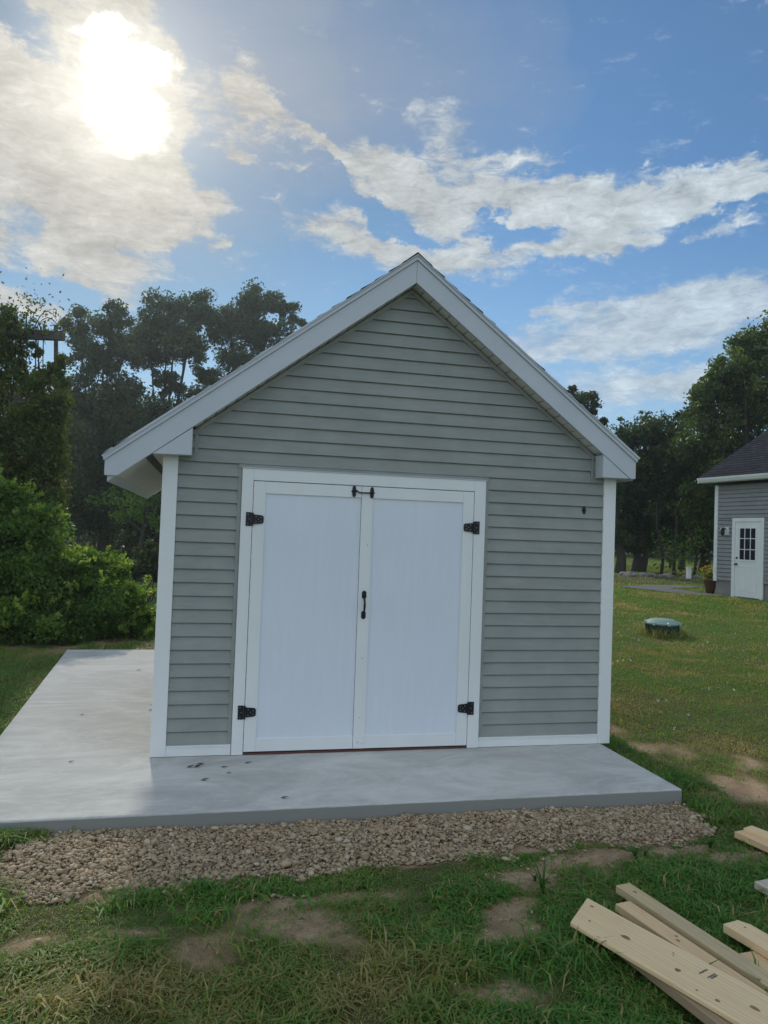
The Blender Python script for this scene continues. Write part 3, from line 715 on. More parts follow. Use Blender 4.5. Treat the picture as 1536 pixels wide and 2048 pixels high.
mb = MB(); ybox(mb, DX0+.005, DX1-.005, -.015, -.002, .05, 2.085)
for a, b_ in ((.10, .38), (.47, .75)):
    x0 = DX0+a; x1 = DX0+b_
    for (p0, p1, r0, r1) in ((x0, x1, .22, .235), (x0, x1, .86, .875), (x0, x0+.015, .235, .86), (x1-.015, x1, .235, .86)): ybox(mb, p0, p1, -.024, -.0152, r0, r1)
hd = mb.build('door', M['white'], house)
mb = MB(); gx0, gx1, gz0, gz1 = DX0+.14, DX1-.15, 1.04, 1.93
ybox(mb, gx0, gx1, -.0165, -.0155, gz0, gz1); mb.build('window', M['glass'], hd)
mb = MB()
for i in range(4): x = gx0+(gx1-gx0)*i/3; w = .022 if i in (0, 3) else .010; ybox(mb, x-w, x+w, -.028, -.017, gz0-.02, gz1+.02)
for i in range(4): z = gz0+(gz1-gz0)*i/3; w = .022 if i in (0, 3) else .010; ybox(mb, gx0-.02, gx1+.02, -.029, -.018, z-w, z+w)
mb.build('muntin', M['white'], hd)
mb = MB(); mb.lathe([(.028, .015), (.028, .03), (.012, .035), (.012, .06), (.03, .07), (.03, .095), (.015, .105)], (DX0+.07, 0, .93), 12, 'y'); mb.build('door_knob', M['black'], hd); mb = MB(); mb.lathe([(.028, .015), (.028, .035)], (DX0+.07, 0, 1.1), 12, 'y'); mb.build('deadbolt', M['black'], hd)
lx = .36; mb = MB(); ybox(mb, lx+.0, lx+.16, -.045, -.017, 1.72, 1.94); lo = mb.build('wall_lamp', M['white'], house)
mb = MB(); mb.tube([(lx+.08, -.04, 1.88), (lx+.08, -.14, 1.93), (lx+.08, -.17, 1.87)], .012, 8); mb.lathe([(.03, .0), (.075, -.05), (.05, -.055), (.055, -.17), (.035, -.2), (.01, -.23)], (lx+.08, -.17, 1.92), 8); mb.build('lantern', M['black'], lo)
# flower pot at the house corner
pp = onZ(1420, 1189, .33); pot = empty('flower_pot', (pp[0], pp[1], float(gz(pp[0], pp[1]))), label='clay pot of yellow flowers standing at the corner of the grey house', cat='flower pot')
mb = MB(); mb.lathe([(.11, 0), (.17, .36), (.195, .37), (.195, .43), (.17, .43), (.16, .38)], (0, 0, .01), 24); mb.build('pot', M['terracotta'], pot, smooth=True)
rg = np.random.default_rng(3); P = rg.normal(size=(700, 3))*np.array([.13, .13, .09])+np.array([0, 0, .56]); leaves('foliage', P, .06, rg.random(700), M['bushleaf'], pot, rg)
P = rg.normal(size=(160, 3))*np.array([.14, .14, .07])+np.array([0, 0, .64]); leaves('blossom', P, .06, rg.random(160), M['petal'], pot, rg, 1., .9)

# ================================================================== SEPTIC RISER
tp = (8.30, 6.06); tz = float(gz(*tp))-.05; tank = empty('septic_riser', (tp[0], tp[1], tz), .35, label='round green plastic septic riser with a faded domed lid, in the middle of the lawn', cat='septic lid')
mb = MB(); mb.lathe([(.275, -.1), (.275, .22), (.285, .23), (.285, .26)], (0, 0, 0), 32)
for k in range(16):
    a = k*math.pi/8; mb.tube([(.285*math.cos(a), .285*math.sin(a), -.05), (.285*math.cos(a), .285*math.sin(a), .23)], .012, 6)
mb.build('riser', M['tank'], tank)
mb = MB(); n = 40; prof = [(.305, .245), (.31, .262), (.305, .275), (.285, .285), (.26, .30), (.20, .332), (.11, .345), (.02, .35)]
mb.lathe(prof, (0, 0, 0), n)
for k in range(8):
    a = k*math.pi/4+.2; mb.b.verts.ensure_lookup_table(); c, s_ = math.cos(a), math.sin(a)
    mb.tube([(.27*c, .27*s_, .277), (.325*c, .325*s_, .267), (.33*c, .33*s_, .24)], .025, 6)
mb.build('lid', M['tanktop'], tank, smooth=False)

# ================================================================== LUMBER
def plank(px, L, w, th, ztop, name, m, label, group=None, knots=(), miter=0., tipz=0., ends='endgrain', notch=False):
    """px = ((x,y) px of near-left end corner, heading px) -> built in its own frame, x along the board"""
    (ax, ay), (bx, by), side = px
    A = onZ(ax, ay, ztop); B = onZ(bx, by, ztop); d = (B-A)[:2]; d /= np.linalg.norm(d); rz = math.atan2(d[1], d[0])
    root = empty(name, (A[0], A[1], ztop-th), rz, label=label, cat='board', group=group)
    y0, y1 = (0, side*w) if side > 0 else (side*w, 0)
    def ex(y): return miter*(y/(side*w))
    mb = MB(); P = [(ex(y0), y0), (L, y0), (L, y1), (ex(y1), y1)]
    if notch: P = [(ex(y0), y0), (L, y0), (L, y1), (ex(y1)+.045, y1), (ex(y1)+.012, y1-.018), (ex(y1)-.002, y1-.022)]
    mb.prism(P, 0, th, 'z'); bd = mb.build('board', M[m], root, .003)
    mb = MB(); e = [(ex(y0)-.0006, y0+.003), (ex(y1)-.0006 if not notch else ex(y1)-.003, (y1 if not notch else y1-.024)-.003)]
    mb.quad((e[0][0], e[0][1], .003), (e[1][0], e[1][1], .003), (e[1][0], e[1][1], th-.003), (e[0][0], e[0][1], th-.003)); mb.build('end_grain', M[ends], root)
    if knots:
        for kx, ky, a, b_ in knots:
            mb = MB(); mb.prism([(kx+a*math.cos(t_)*(1+.18*math.sin(3*t_+kx*9)), side*ky+b_*math.sin(t_)) for t_ in np.linspace(0, 6.283, 15)[:-1]], th+.0002, th+.0007, 'z'); mb.build('knot', M['knot'], root)
    return root
LBL = 'boards left lying on the grass'
ZA = -.002
A0 = onZ(1174.5, 1795, ZA); A1 = onZ(1140.5, 1844, ZA); A2 = onZ(1536, 1992, ZA)
d = (A2-A0)[:2]; d /= np.linalg.norm(d); perp = np.array([-d[1], d[0]]); e = (A1-A0)[:2]; wA = float(-(e@perp)); miA = float(e@d)
print('board A', wA, miA, d)
bA = plank(((1174.5, 1795), (1536, 1992), -1), 2.4, wA, .019, ZA, 'board', 'pine', 'widest pale pine board, knotty and ink stamped, lying on top of the pile', LBL,
      knots=((.07, .05, .010, .007), (.33, .135, .024, .013), (.155, .055+.11, .006, .006), (.60, .155, .012, .012), (.72, .21, .005, .005), (.80, .20, .01, .008), (.90, .12, .02, .010)), miter=miA)
mb = MB(); rs = random.Random(5)
for row, (sx, sy) in enumerate(((.655, .045), (.690, .043), (.700, .045))):
    mb = MB(); y = sy
    while y < sy+(.052 if row < 2 else .04):
        w = rs.uniform(.0018, .004); mb.prism([(sx+rs.uniform(0, .002), -y), (sx+rs.uniform(.007, .010), -y), (sx+rs.uniform(.007, .010), -y-w), (sx, -y-w)], .0192, .0196, 'z'); y += w+rs.uniform(.0008, .002)
    mb.build('grade_stamp', M['ink'], bA)
for k, (sx, sy) in enumerate(((.505, .055), (.513, .062), (.520, .075))): mb = MB(); mb.prism([(sx, -sy), (sx+.010, -sy), (sx+.010, -sy-.0025), (sx, -sy-.0025)], .0192, .0196, 'z'); mb.build('grade_stamp', M['ink'], bA)
plank(((1225, 1884), (1401, 2021), 1), 2.2, .14, .038, -.024, 'board', 'brownwood', 'brown edged board mostly hidden under the widest stamped board', LBL)
plank(((1259, 1801), (1536, 1985), -1), 2.4, .089, .038, -.026, 'board', 'pine2', 'narrow pine stud lying between the wide stamped board and the greenish stud', LBL, knots=((.33, .03, .008, .006), (.36, .05, .012, .006)))
plank(((1259, 1765), (1536, 1944), -1), 2.4, .089, .038, -.020, 'board', 'treated', 'greenish weathered stud at the top edge of the pile, beside the narrow pine stud', LBL, knots=((.09, .045, .012, .008),))
plank(((1483, 1838), (1600, 1905), -1), 1.8, .12, .038, -.012, 'board', 'pine', 'pine stud with a notched end pointing left at the right edge of the grass', LBL, notch=True, knots=((.06, .05, .006, .005),))
plank(((1515, 1900), (1600, 1960), -1), 1.5, .10, .038, -.052, 'board', 'pine2', 'brown board lying underneath the notched pine stud', LBL)
plank(((1489, 1659), (1600, 1708), -1), 1.8, .089, .038, -.035, 'board', 'pine2', 'nearer of the two pine studs lying side by side beyond the gravel corner', LBL)
plank(((1503, 1650.5), (1600, 1686), -1), 1.8, .089, .038, -.018, 'board', 'pine', 'farther of the two pine studs lying side by side beyond the gravel corner', LBL)
plank(((1536, 1757), (1600, 1790), -1), 1.2, .10, .038, -.03, 'board', 'greypine', 'greyed board end just showing at the right edge above the notched stud', LBL)

# ================================================================== GRAVEL
def gravel():
    rg = np.random.default_rng(11)
    ico = bmesh.new(); bmesh.ops.create_icosphere(ico, subdivisions=1, radius=1); bv = np.array([v.co[:] for v in ico.verts]); bf = np.array([[v.index for v in f.verts] for f in ico.faces]); ico.free()
    n = 72000; x = rg.uniform(-.85, 4.05, n); y = np.where(rg.random(n) < .15, rg.uniform(-3.2, -1.0, n), rg.uniform(-2.1, -1.02, n))
    e = (fbm(x, y, 7, 5)-.5)*.35; e2 = (fbm(x, y, 5, 8)-.5)*.32
    ok = inpoly(x+e, y+e2, GP) & (y < -1.15); k2 = rg.random(n) < .02
    ok |= (inpoly(x+rg.normal(0, .07, n), y+rg.normal(0, .05, n), GP) & (y < -1.15) & k2)
    sp = (dirtmask(x, y) < 1.) & (rg.random(n) < .05); ok |= sp & (y < -1.2) & ~((x < 3.7) & (y > -1.16))
    thin = (x > 2.0) & (y < -1.62) & (rg.random(n) < .55); ok &= ~thin
    x, y = x[ok], y[ok]; n = len(x); s = .0058*np.exp(rg.normal(0, .48, n)); s = np.clip(s, .004, .024)
    sc = np.stack([s*rg.uniform(.9, 1.6, n), s*rg.uniform(.7, 1.2, n), s*rg.uniform(.4, .75, n)], -1)
    v = bv[None]*(1+rg.uniform(-.38, .38, (n, len(bv), 1)))*sc[:, None]
    a = rg.random(n)*6.283; tx = rg.normal(0, .35, n); ca, sa = np.cos(a)[:, None], np.sin(a)[:, None]; ct, st = np.cos(tx)[:, None], np.sin(tx)[:, None]
    vy = v[..., 1]*ct-v[..., 2]*st; vz = v[..., 1]*st+v[..., 2]*ct; vx = v[..., 0]*ca-vy*sa; vy = v[..., 0]*sa+vy*ca
    mound = np.where(inpoly(x, y, GP), .006, 0)*sst(ell(x, y, 1.5, -1.45, 2.6, .5), 1.1, .2)
    z = gz(x, y)+s*.3+rg.random(n)*.016+mound
    V = np.stack([vx+x[:, None], vy+y[:, None], vz+z[:, None]], -1).reshape(-1, 3)
    Fc = (bf[None]+(np.arange(n)*len(bv))[:, None, None]).reshape(-1, 3)
    t = np.repeat(np.clip(rg.beta(2, 2.2, n), 0, 1), len(bf))
    tag(from_arrays('gravel', V, Fc, 3, M['gravel'], attrs={'tint': ('FACE', t)}), label='tan crushed stone strip along the front of the slab', cat='gravel', kind='stuff')
gravel()
# loose leaves on the slab
DL = [(382, 1534), (402, 1529), (397, 1533), (449, 1535), (458, 1546), (411, 1560), (278, 1341), (303, 1410), (303, 1421), (143, 1524), (165, 1430), (570, 1596), (497, 1526)]
lm = mat('dead leaf', simple((.03, .022, .018), .9, .3, 60))
proto = None
for i, (a, b_) in enumerate(DL):
    p = onZ(a, b_, .003); rr = random.Random(i)
    if proto is None:
        mb = MB(); L = .03; mb.b.faces.new([mb.b.verts.new(q) for q in ((-L, 0, 0), (-.3*L, -.35*L, .004), (L, 0, .009), (-.3*L, .35*L, .006))]); o = mb.build('dead_leaf', lm); proto = o
    else: o = proto.copy(); COL.objects.link(o)
    o.location = (p[0], p[1], .004); o.rotation_euler = (0, 0, rr.uniform(-.6, .6)); s_ = rr.uniform(.6, 1.3); o.scale = (s_, s_, s_)
    tag(o, label='small dark dead leaf lying on the concrete slab', cat='leaf', group='dead leaves scattered on the slab')

# ================================================================== GRASS
def blades(name, x, y, h, w, lean, tint, m, rg, z=None, label=None, cat='grass'):
    n = len(x); z = gz(x, y)-.004 if z is None else z
    a = rg.random(n)*6.283; dx, dy = np.cos(a), np.sin(a); b = a+np.pi/2+rg.normal(0, .4, n); wx, wy = np.cos(b)*w*.5, np.sin(b)*w*.5
    P0 = np.stack([x, y, z], -1); up = np.stack([0*x, 0*x, h], -1); ld = np.stack([dx*h*lean, dy*h*lean, -h*lean*.25], -1); Wv = np.stack([wx, wy, 0*x], -1)
    m1 = P0+up*.55+ld*.28; tp = P0+up*(1-.35*np.minimum(lean, 1.5))[:, None]+ld
    V = np.stack([P0-Wv*.6, P0+Wv*.6, m1+Wv, m1-Wv, tp+Wv*.12, tp-Wv*.12], 1).reshape(-1, 3)
    I = np.arange(n)[:, None]*6; Fc = np.concatenate([I+np.array([[0, 1, 2, 3]]), I+np.array([[3, 2, 4, 5]])], 1).reshape(-1, 4)
    o = from_arrays(name, V, Fc, 4, m, attrs={'tint': ('FACE', np.repeat(np.clip(tint, 0, 1), 2))})
    return tag(o, label=label, cat=cat, kind='stuff')
rg_ = np.random.default_rng(99)
def free(x, y):
    ok = ~((x > -1.55) & (x < 3.70) & (y > -1.16) & (y < 5.03) & (x > -1.114-(y+1.144)*.066-.02)) & ~(inpoly(x+(fbm(x, y, 6, 31)-.5)*.22, y+(fbm(x, y, 6, 33)-.5)*.22, GP) & (rg_.random(np.shape(x)) > .015)) & ~inpoly(x, y, [tuple(q) for q in DRIVE])
    return ok
def grass():
    rg = np.random.default_rng(21)
    def tint(x, y, n):
        dry = fbm(x, y, 1.3, 6); near = ell(x, y, .25, -2.75, 1.0, .55)
        lawn = sst(x, 3.6, 5.)*.17; t = .62-lawn+.6*(fbm(x, y, 2.5, 9)-.5)-sst(dry, .48, .72)*.34-np.clip(1.1-near, 0, 1)*.42+rg.normal(0, .12, n)
        return np.where(rg.random(n) < .11, rg.random(n)*.25, t)
    X_, Y_, H_, W_, L_, T_ = [], [], [], [], [], []
    def add(n, x0, x1, y0, y1, h, w, thr=1.05, kf=None, lean=(.3, 1.3), cl=.0):
        x = rg.uniform(x0, x1, n); y = rg.uniform(y0, y1, n)
        if cl: # tufts
            k = n//14; cx = rg.uniform(x0, x1, k); cy = rg.uniform(y0, y1, k); id_ = rg.integers(0, k, n); x = cx[id_]+rg.normal(0, cl, n); y = cy[id_]+rg.normal(0, cl, n)
        ok = free(x, y) & (dirtmask(x, y)+rg.normal(0, .32, n) > thr)
        if kf is not None: ok &= kf(x, y)
        x, y = x[ok], y[ok]; n = len(x); g_ = fbm(x, y, 3.5, 12)*(1-.4*sst(y, -2.15, -1.85)*(y < -1.2)*(x > -.4)*(x < 3.6))
        X_.append(x); Y_.append(y); H_.append(h*(.5+rg.random(n))*(.25+1.5*g_)); W_.append(w*(.6+.8*rg.random(n))); L_.append(rg.uniform(*lean, n)); T_.append(tint(x, y, n))
    add(80000, -1.6, 4.2, -3.6, -1.7, .030, .0034)
    add(26000, -1.6, 4.2, -3.6, -1.7, .024, .0026, .35, None, (1.2, 3.0))
    add(14000, -1.3, 4.2, -3.5, -1.75, .105, .0075, 1.2, lambda x, y: fbm(x, y, 1.7, 22) > .5, (.5, 1.4), .035)
    add(110000, -1.3, 4.2, -3.5, -1.75, .055, .0062, 1.12, lambda x, y: (fbm(x, y, 3, 15)+np.where(x > 1.1, .14, -.02) > .49), (.5, 1.6), .03)
    add(5000, -.7, 3.8, -2.0, -1.15, .05, .005, 0, None, (.3, 1.3), .02) if False else None
    add(26000, -3.0, -.4, -2.4, 6, .05, .005, .9)
    add(4500, -1.15, .15, -1.30, -1.145, .10, .006, 0, lambda x, y: x < -.42+.25*rg.random(len(x)), (.3, 1.2), .02)
    add(50000, -6, -1.2, -3.2, 6, .05, .008, .9)
    add(90000, 3.6, 8.0, -2.3, 5, .035, .0055)
    add(9000, 3.69, 4.1, -1.5, 3.2, .07, .006, .5, None, (.4, 1.3), .02)
    add(80000, 4.0, 14, 2, 14, .045, .011)
    add(70000, 8.0, 26, 8, 32, .06, .026)
    add(26000, -6, 0.6, 5.2, 14, .07, .012, .8)
    add(1200, 8.3-.42, 8.3+.42, 6.06-.42, 6.06+.42, .17, .009, 0, lambda x, y: (np.hypot(x-8.3, y-6.06) > .28) & (np.hypot(x-8.3, y-6.06) < .42))
    cc = np.concatenate
    blades('grass', cc(X_), cc(Y_), cc(H_), cc(W_), cc(L_), cc(T_), M['grass'], rg, label='short mixed lawn grass, dry and patchy near the gravel', cat='grass')
    n = 60; x = np.concatenate([rg.uniform(4.2, 10, n), rg.uniform(-.3, 2, 5)]); y = np.concatenate([rg.uniform(0, 9, n), rg.uniform(-3.0, -2.5, 5)]); ok = free(x, y); x, y = x[ok], y[ok]
    c = np.stack([x, y, gz(x, y)+.045], -1); P = (c[:, None]+rg.normal(size=(len(x), 5, 3))*np.where(y > -1, .007, .002)[:, None, None]).reshape(-1, 3)
    tag(leaves('clover_flowers', P, np.repeat(np.where(y > -1, .016, .006), 5), rg.random(len(P)), M['white'], None, rg, 2, .8), label='tiny white clover flowers dotted over the lawn', cat='clover', kind='stuff')
grass()
def weed(px, py, n, h, seed, label):
    rg = np.random.default_rng(seed); p = onZ(px, py, -.1); z0 = float(gz(p[0], p[1])); root = empty('grass_weed', (p[0], p[1], z0), label=label, cat='weed'); mb = MB()
    for k in range(n):
        a = rg.random()*6.283; hh = h*(.5+.5*rg.random()); r = hh*rg.uniform(.2, .7); w = .005+.004*rg.random(); prev = None
        for j in range(6):
            f = j/5; c = Vector((math.cos(a)*r*f**1.5, math.sin(a)*r*f**1.5, hh*(f-.30*f**3))); ww = w*(1-f)**.6*(.5 if j == 0 else 1)+.0004; q = (c+Vector((-math.sin(a), math.cos(a), 0))*ww, c-Vector((-math.sin(a), math.cos(a), 0))*ww)
            vs = [mb.b.verts.new(x_) for x_ in q]
            if prev: mb.b.faces.new((prev[0], prev[1], vs[1], vs[0]))
            prev = vs
    mb.build('blade', M['weed'], root)
weed(1085, 1785, 9, .26, 1, 'tall thin grass weed sprouting from bare soil below the gravel')
weed(1270, 1722, 14, .13, 2, 'leafy weed tuft at the lower right edge of the gravel')
weed(1420, 1700, 26, .11, 3, 'bushy grass clump between the gravel and the two studs')
weed(1070, 1762, 12, .07, 4, 'low spreading weed at the foot of the tall thin one')
weed(640, 1608, 3, .06, 5, 'single short sprout at the slab edge in the gravel')
weed(1290, 1655+60, 8, .08, 6, 'small sprout left of the bushy clump')

# ================================================================== TREES (left)
tl = 'broad leaved trees behind the shed on the left'
tree('tree', 300, [(335, 635, 52, 50, 0), (390, 622, 40, 40, 1), (300, 690, 60, 40, 2), (375, 690, 52, 34, -1), (330, 765, 40, 24, -1), (420, 755, 36, 22, -1), (280, 860, 95, 66, 0), (370, 860, 70, 50, 0), (360, 940, 90, 70, 0), (300, 1010, 80, 60, 0)], 46, M['leaf'],
     'tallest rounded tree left of the shed roof, its crown in two domes', 'tree', tl, .21, 100, 19, 2, .30, spread=.19, flat=.85)
tree('tree', 470, [(515, 606, 44, 32, 0), (462, 655, 50, 44, 0), (568, 612, 26, 22, 1), (590, 640, 20, 18, 1), (535, 665, 60, 34, 0), (490, 725, 60, 26, 0), (430, 815, 70, 44, 0), (540, 770, 60, 40, 0), (450, 890, 80, 60, 0)], 48, M['leaf'],
     'open crowned tree rising just behind the left roof slope of the shed', 'tree', tl, .21, 100, 19, 3, .30, spread=.19, flat=.85)
tree('tree', 200, [(222, 640, 38, 40, 0), (158, 655, 36, 34, 1), (245, 700, 34, 40, 0), (180, 720, 52, 40, 0), (240, 790, 50, 40, 0), (160, 800, 46, 50, 0), (210, 860, 80, 60, 0), (230, 950, 80, 70, 0), (180, 1010, 70, 70, 0)], 43, M['leaf'],
     'narrow dark tree between the vine covered frame and the two domed tree', 'tree', tl, .21, 100, 19, 4, .30, spread=.19, flat=.85)
tree('tree', 100, [(60, 800, 60, 40, 0), (90, 880, 90, 60, 0), (70, 960, 90, 80, 0)], 38, M['leaf'], 'dark tree standing behind the vine covered frame', 'tree', tl, .21, 100, 19, 5, .25, spread=.19, flat=.85)
tree('tree', 278, [(300, 1010, 55, 45, 0), (245, 1020, 50, 40, 1), (300, 930, 60, 50, 1), (330, 1060, 24, 26, 0)], 36, M['bushleaf'],
     'small leaning tree with a bare dark trunk in front of the white house', 'tree', None, .2, 70, 7, 6, .17)
# right
tr = 'trees along the right side of the lawn'
tree('oak_tree', 1500, [(1545, 700, 62, 56, 0), (1500, 690, 44, 40, 0), (1450, 760, 44, 40, 0), (1400, 800, 30, 34, 0), (1530, 790, 60, 50, 1), (1590, 680, 80, 70, 0), (1490, 740, 48, 40, -1), (1440, 790, 50, 40, 0), (1500, 830, 60, 44, 1), (1570, 850, 70, 50, 0), (1420, 850, 46, 40, 0), (1480, 905, 70, 40, 1), (1400, 900, 50, 40, 1), (1430, 960, 50, 40, 0), (1600, 780, 50, 50, 1), (1400, 1010, 46, 40, 1)], 30, M['leaf_r'],
     'large oak with a ragged rounded crown rising above the grey house roof', 'tree', tr, .17, 110, 26, 7, .30, spread=.21, flat=.8)
tree('tree', 1277, [(1262, 880, 42, 34, 0), (1310, 870, 46, 34, 1), (1290, 940, 60, 50, 0), (1250, 960, 40, 50, 0), (1330, 930, 40, 40, 0), (1290, 1020, 60, 46, 0), (1240, 1050, 34, 34, 0), (1320, 1060, 44, 36, 0), (1270, 1085, 44, 22, 0)], 33, M['leaf'],
     'dark tree with a thick trunk nearest the right corner of the shed', 'tree', tr, .17, 110, 26, 8, .28, spread=.21, flat=.8)
tree('tree', 1362, [(1370, 860, 40, 36, 1), (1350, 900, 50, 40, 0), (1380, 950, 50, 46, 0), (1350, 1000, 50, 40, 0), (1390, 1030, 40, 36, 0), (1370, 1070, 40, 26, 0), (1330, 1000, 30, 30, 1)], 36, M['leaf'],
     'dark tree between the thick trunked tree and the grey house', 'tree', tr, .17, 110, 26, 9, .14, spread=.21, flat=.8)
tree('tree', 1408, [(1400, 960, 44, 50, 0), (1420, 1040, 40, 50, 0), (1400, 1090, 30, 24, 0), (1450, 980, 50, 50, 1), (1500, 960, 60, 60, 1)], 33, M['leaf'],
     'dark tree whose trunk stands just left of the house corner', 'tree', tr, .17, 110, 26, 10, .24, spread=.21, flat=.8)
tree('tree', 1240, [(1232, 900, 22, 26, 0), (1228, 980, 28, 50, 0), (1230, 1070, 26, 34, 0)], 31, M['leaf'],
     'slim dark tree tight against the right corner of the shed in the picture', 'tree', tr, .17, 110, 26, 11, .20, spread=.21, flat=.8)
tree('tree', 1150, [(1165, 800, 32, 26, 0), (1130, 800, 36, 28, 0), (1190, 850, 26, 30, 0), (1140, 880, 60, 50, 0), (1180, 930, 50, 50, 0)], 34, M['leaf'],
     'tree top showing just over the right slope of the shed roof', 'tree', tr, .17, 110, 26, 12, .20, spread=.21, flat=.8)
for i, (px, py, d_, lb) in enumerate(((1241, 835, 38, 'wispy reddish tree top nearest the shed roof on the right'), (1292, 820, 39, 'wispy pale tree top in the gap right of the shed'), (1340, 838, 38, 'wispy tree top leaning against the large oak'))):
    tree('sapling', px, [(px, py+20, 15, 24, 0), (px+8, py+60, 20, 30, 0), (px-4, py+110, 22, 34, 0)], d_, M['ivy'] if i == 0 else M['leaf'], lb, 'tree', 'wispy tree tops', .16, 40, 12, 30+i, .06)
# thin trunks in the bed
for i, (px, lb) in enumerate(((1322, 'thin bare trunk in the mulch bed left of the white post'), (1348, 'slender sapling with leafy shoots in the mulch bed'), (1388, 'leaning thin trunk right of the white post'))):
    p = dep(px, 1155, 31); z = float(gz(p[0], p[1])); root = empty('young_tree', (p[0], p[1], z), label=lb, cat='tree'); mb = MB(); k = (-1, .2, -1.2)[i]
    mb.tube([(0, 0, -.1), (-.1*k, 0, .9), (.25*k, 0, 1.9), (.3*k, 0, 3.)], [.08, .06, .05, .03], 6); mb.build('trunk', M['bark'], root)
    rg = np.random.default_rng(50+i); n = (60, 500, 250)[i]; P = rg.normal(size=(n, 3))*np.array([.35, .35, .45])+np.array([0, 0, .9+.6*(i != 1)]); leaves('crown', P, .12, rg.random(n), M['bushleaf'], root, rg)
# field stones edging the bed
for i in range(16):
    px = (1246, 1256, 1263, 1270, 1277, 1284, 1290, 1296, 1303, 1319, 1326, 1333, 1338, 1372, 1392, 1398)[i]; rr = random.Random(i); p = dep(px, 1153, 29+rr.uniform(-.4, .4)); z = float(gz(p[0], p[1])); s_ = rr.uniform(.09, .19)
    b2 = bmesh.new(); bmesh.ops.create_icosphere(b2, subdivisions=2, radius=1)
    for v in b2.verts:
        f = 1+.35*mnoise.noise(v.co*1.3+Vector((i*3.1, 0, 0))); v.co = Vector((v.co.x*s_*1.35*f, v.co.y*s_*f, v.co.z*s_*.8*f))
    me = bpy.data.meshes.new('field_stone'); b2.to_mesh(me); b2.free(); o = link('field_stone', me, M['stone']); o.location = (p[0], p[1], z+s_*.25); o.rotation_euler = (0, 0, rr.uniform(0, 6))
    tag(o, label='pale field stone in the row edging the mulch bed under the dark trees', cat='stone', group='stones edging the mulch bed')
# white post
p = dep(1377, 1160, 28.5); z = float(gz(p[0], p[1])); root = empty('marker_post', (p[0], p[1], z), label='short white post standing in front of the mulch bed', cat='post')
mb = MB(); mb.box(-.07, .07, -.07, .07, -.1, .44); mb.build('post', M['white'], root, .005); mb = MB(); mb.prism([(-.09, -.09), (.09, -.09), (.09, .09), (-.09, .09)], .44, .47, 'z'); mb.build('cap', M['white'], root, .01)
# far pale house glimpsed between the trunks
p = dep(1360, 1128, 60); root = empty('far_house', (p[0], p[1], float(gz(p[0], p[1]))), rad(-12), label='pale house wall glimpsed through the trunks far right of the shed', cat='house')
mb = MB(); mb.box(-3.5, 3, 0, 6, -.5, 3.2); mb.build('wall', M['whitewash'], root)
mb = MB(); b_ = [(-3.9, 3.2), (3.4, 3.2), (-.25, 5.4)]; mb.prism(b_, -.3, 6.3); mb.build('roof', M['shingle'], root)
# white house left
p = dep(250, 1100, 58); z = -1.3; root = empty('white_house', (p[0], p[1], z), rad(4), label='white clapboard house with red brown shutters seen through the trees left of the shed', cat='house')
mb = MB(); mb.box(-4.5, 5, 0, 7, -.5, 2.9); clap(mb, (0, 0, 0), (0, -1, 0), (1, 0, 0), lambda z_: -4.5, lambda z_: 5, 0, 2.9, .16, off=.02); mb.build('wall', M['whitewash'], root)
mb = MB(); mb.b.free(); mb.b = bmesh.new(); q = [[mb.b.verts.new((x, y, z_)) for y, z_ in ((-.5, 2.9), (7.5, 2.9), (3.5, 5.6))] for x in (-4.9, 5.4)]
mb.b.faces.new(q[0]); mb.b.faces.new(q[1][::-1])
for i in range(3): j = (i+1) % 3; mb.b.faces.new((q[0][j], q[0][i], q[1][i], q[1][j]))
mb.build('roof', M['shingle'], root)
for x in (-1.7, 1.5, 3.2):
    mb = MB(); mb.box(x-.42, x+.42, -.04, -.021, .9, 2.2); w_ = mb.build('window', M['white'], root); mb = MB(); mb.box(x-.36, x+.36, -.05, -.041, .96, 1.53); mb.box(x-.36, x+.36, -.05, -.041, 1.57, 2.14); mb.build('pane', M['glass'], w_)
    for s in (-1, 1): mb = MB(); mb.box(x+s*.66-.2, x+s*.66+.2, -.045, -.021, .9, 2.2); mb.build('shutter', M['redbrown'], root)
mb = MB(); mb.box(-.2, .65, -.04, -.021, 0.0, 2.1); mb.build('door', M['redbrown'], root)
# distant woods closing the horizon
def woods():
    rg = np.random.default_rng(77); P = []; T = []
    for a in np.arange(-62, 92, 1.35):
        R = rg.uniform(48, 78) if a < 12 else rg.uniform(56, 90); x = CAM[0]+R*math.sin(rad(a)); y = CAM[1]+R*math.cos(rad(a)); hh = rg.uniform(5.5, 8.5) if a > 6 else rg.uniform(7, 10); w = 2.4; z0 = float(hgt(x, y))
        for k in range(26):
            c = np.array([x, y, z0])+rg.normal(size=3)*np.array([w, w, 0])+np.array([0, 0, hh*rg.random()**.8]); n = 70; P.append(c+rg.normal(size=(n, 3))*.75); T.append(np.full(n, rg.random()))
    P = np.concatenate(P); T = np.concatenate(T)
    o = leaves('distant_woods', P, .42, T, M['leaf'], None, rg); tag(o, label='dark woods closing the horizon behind the yard', cat='woods', kind='stuff')
woods()

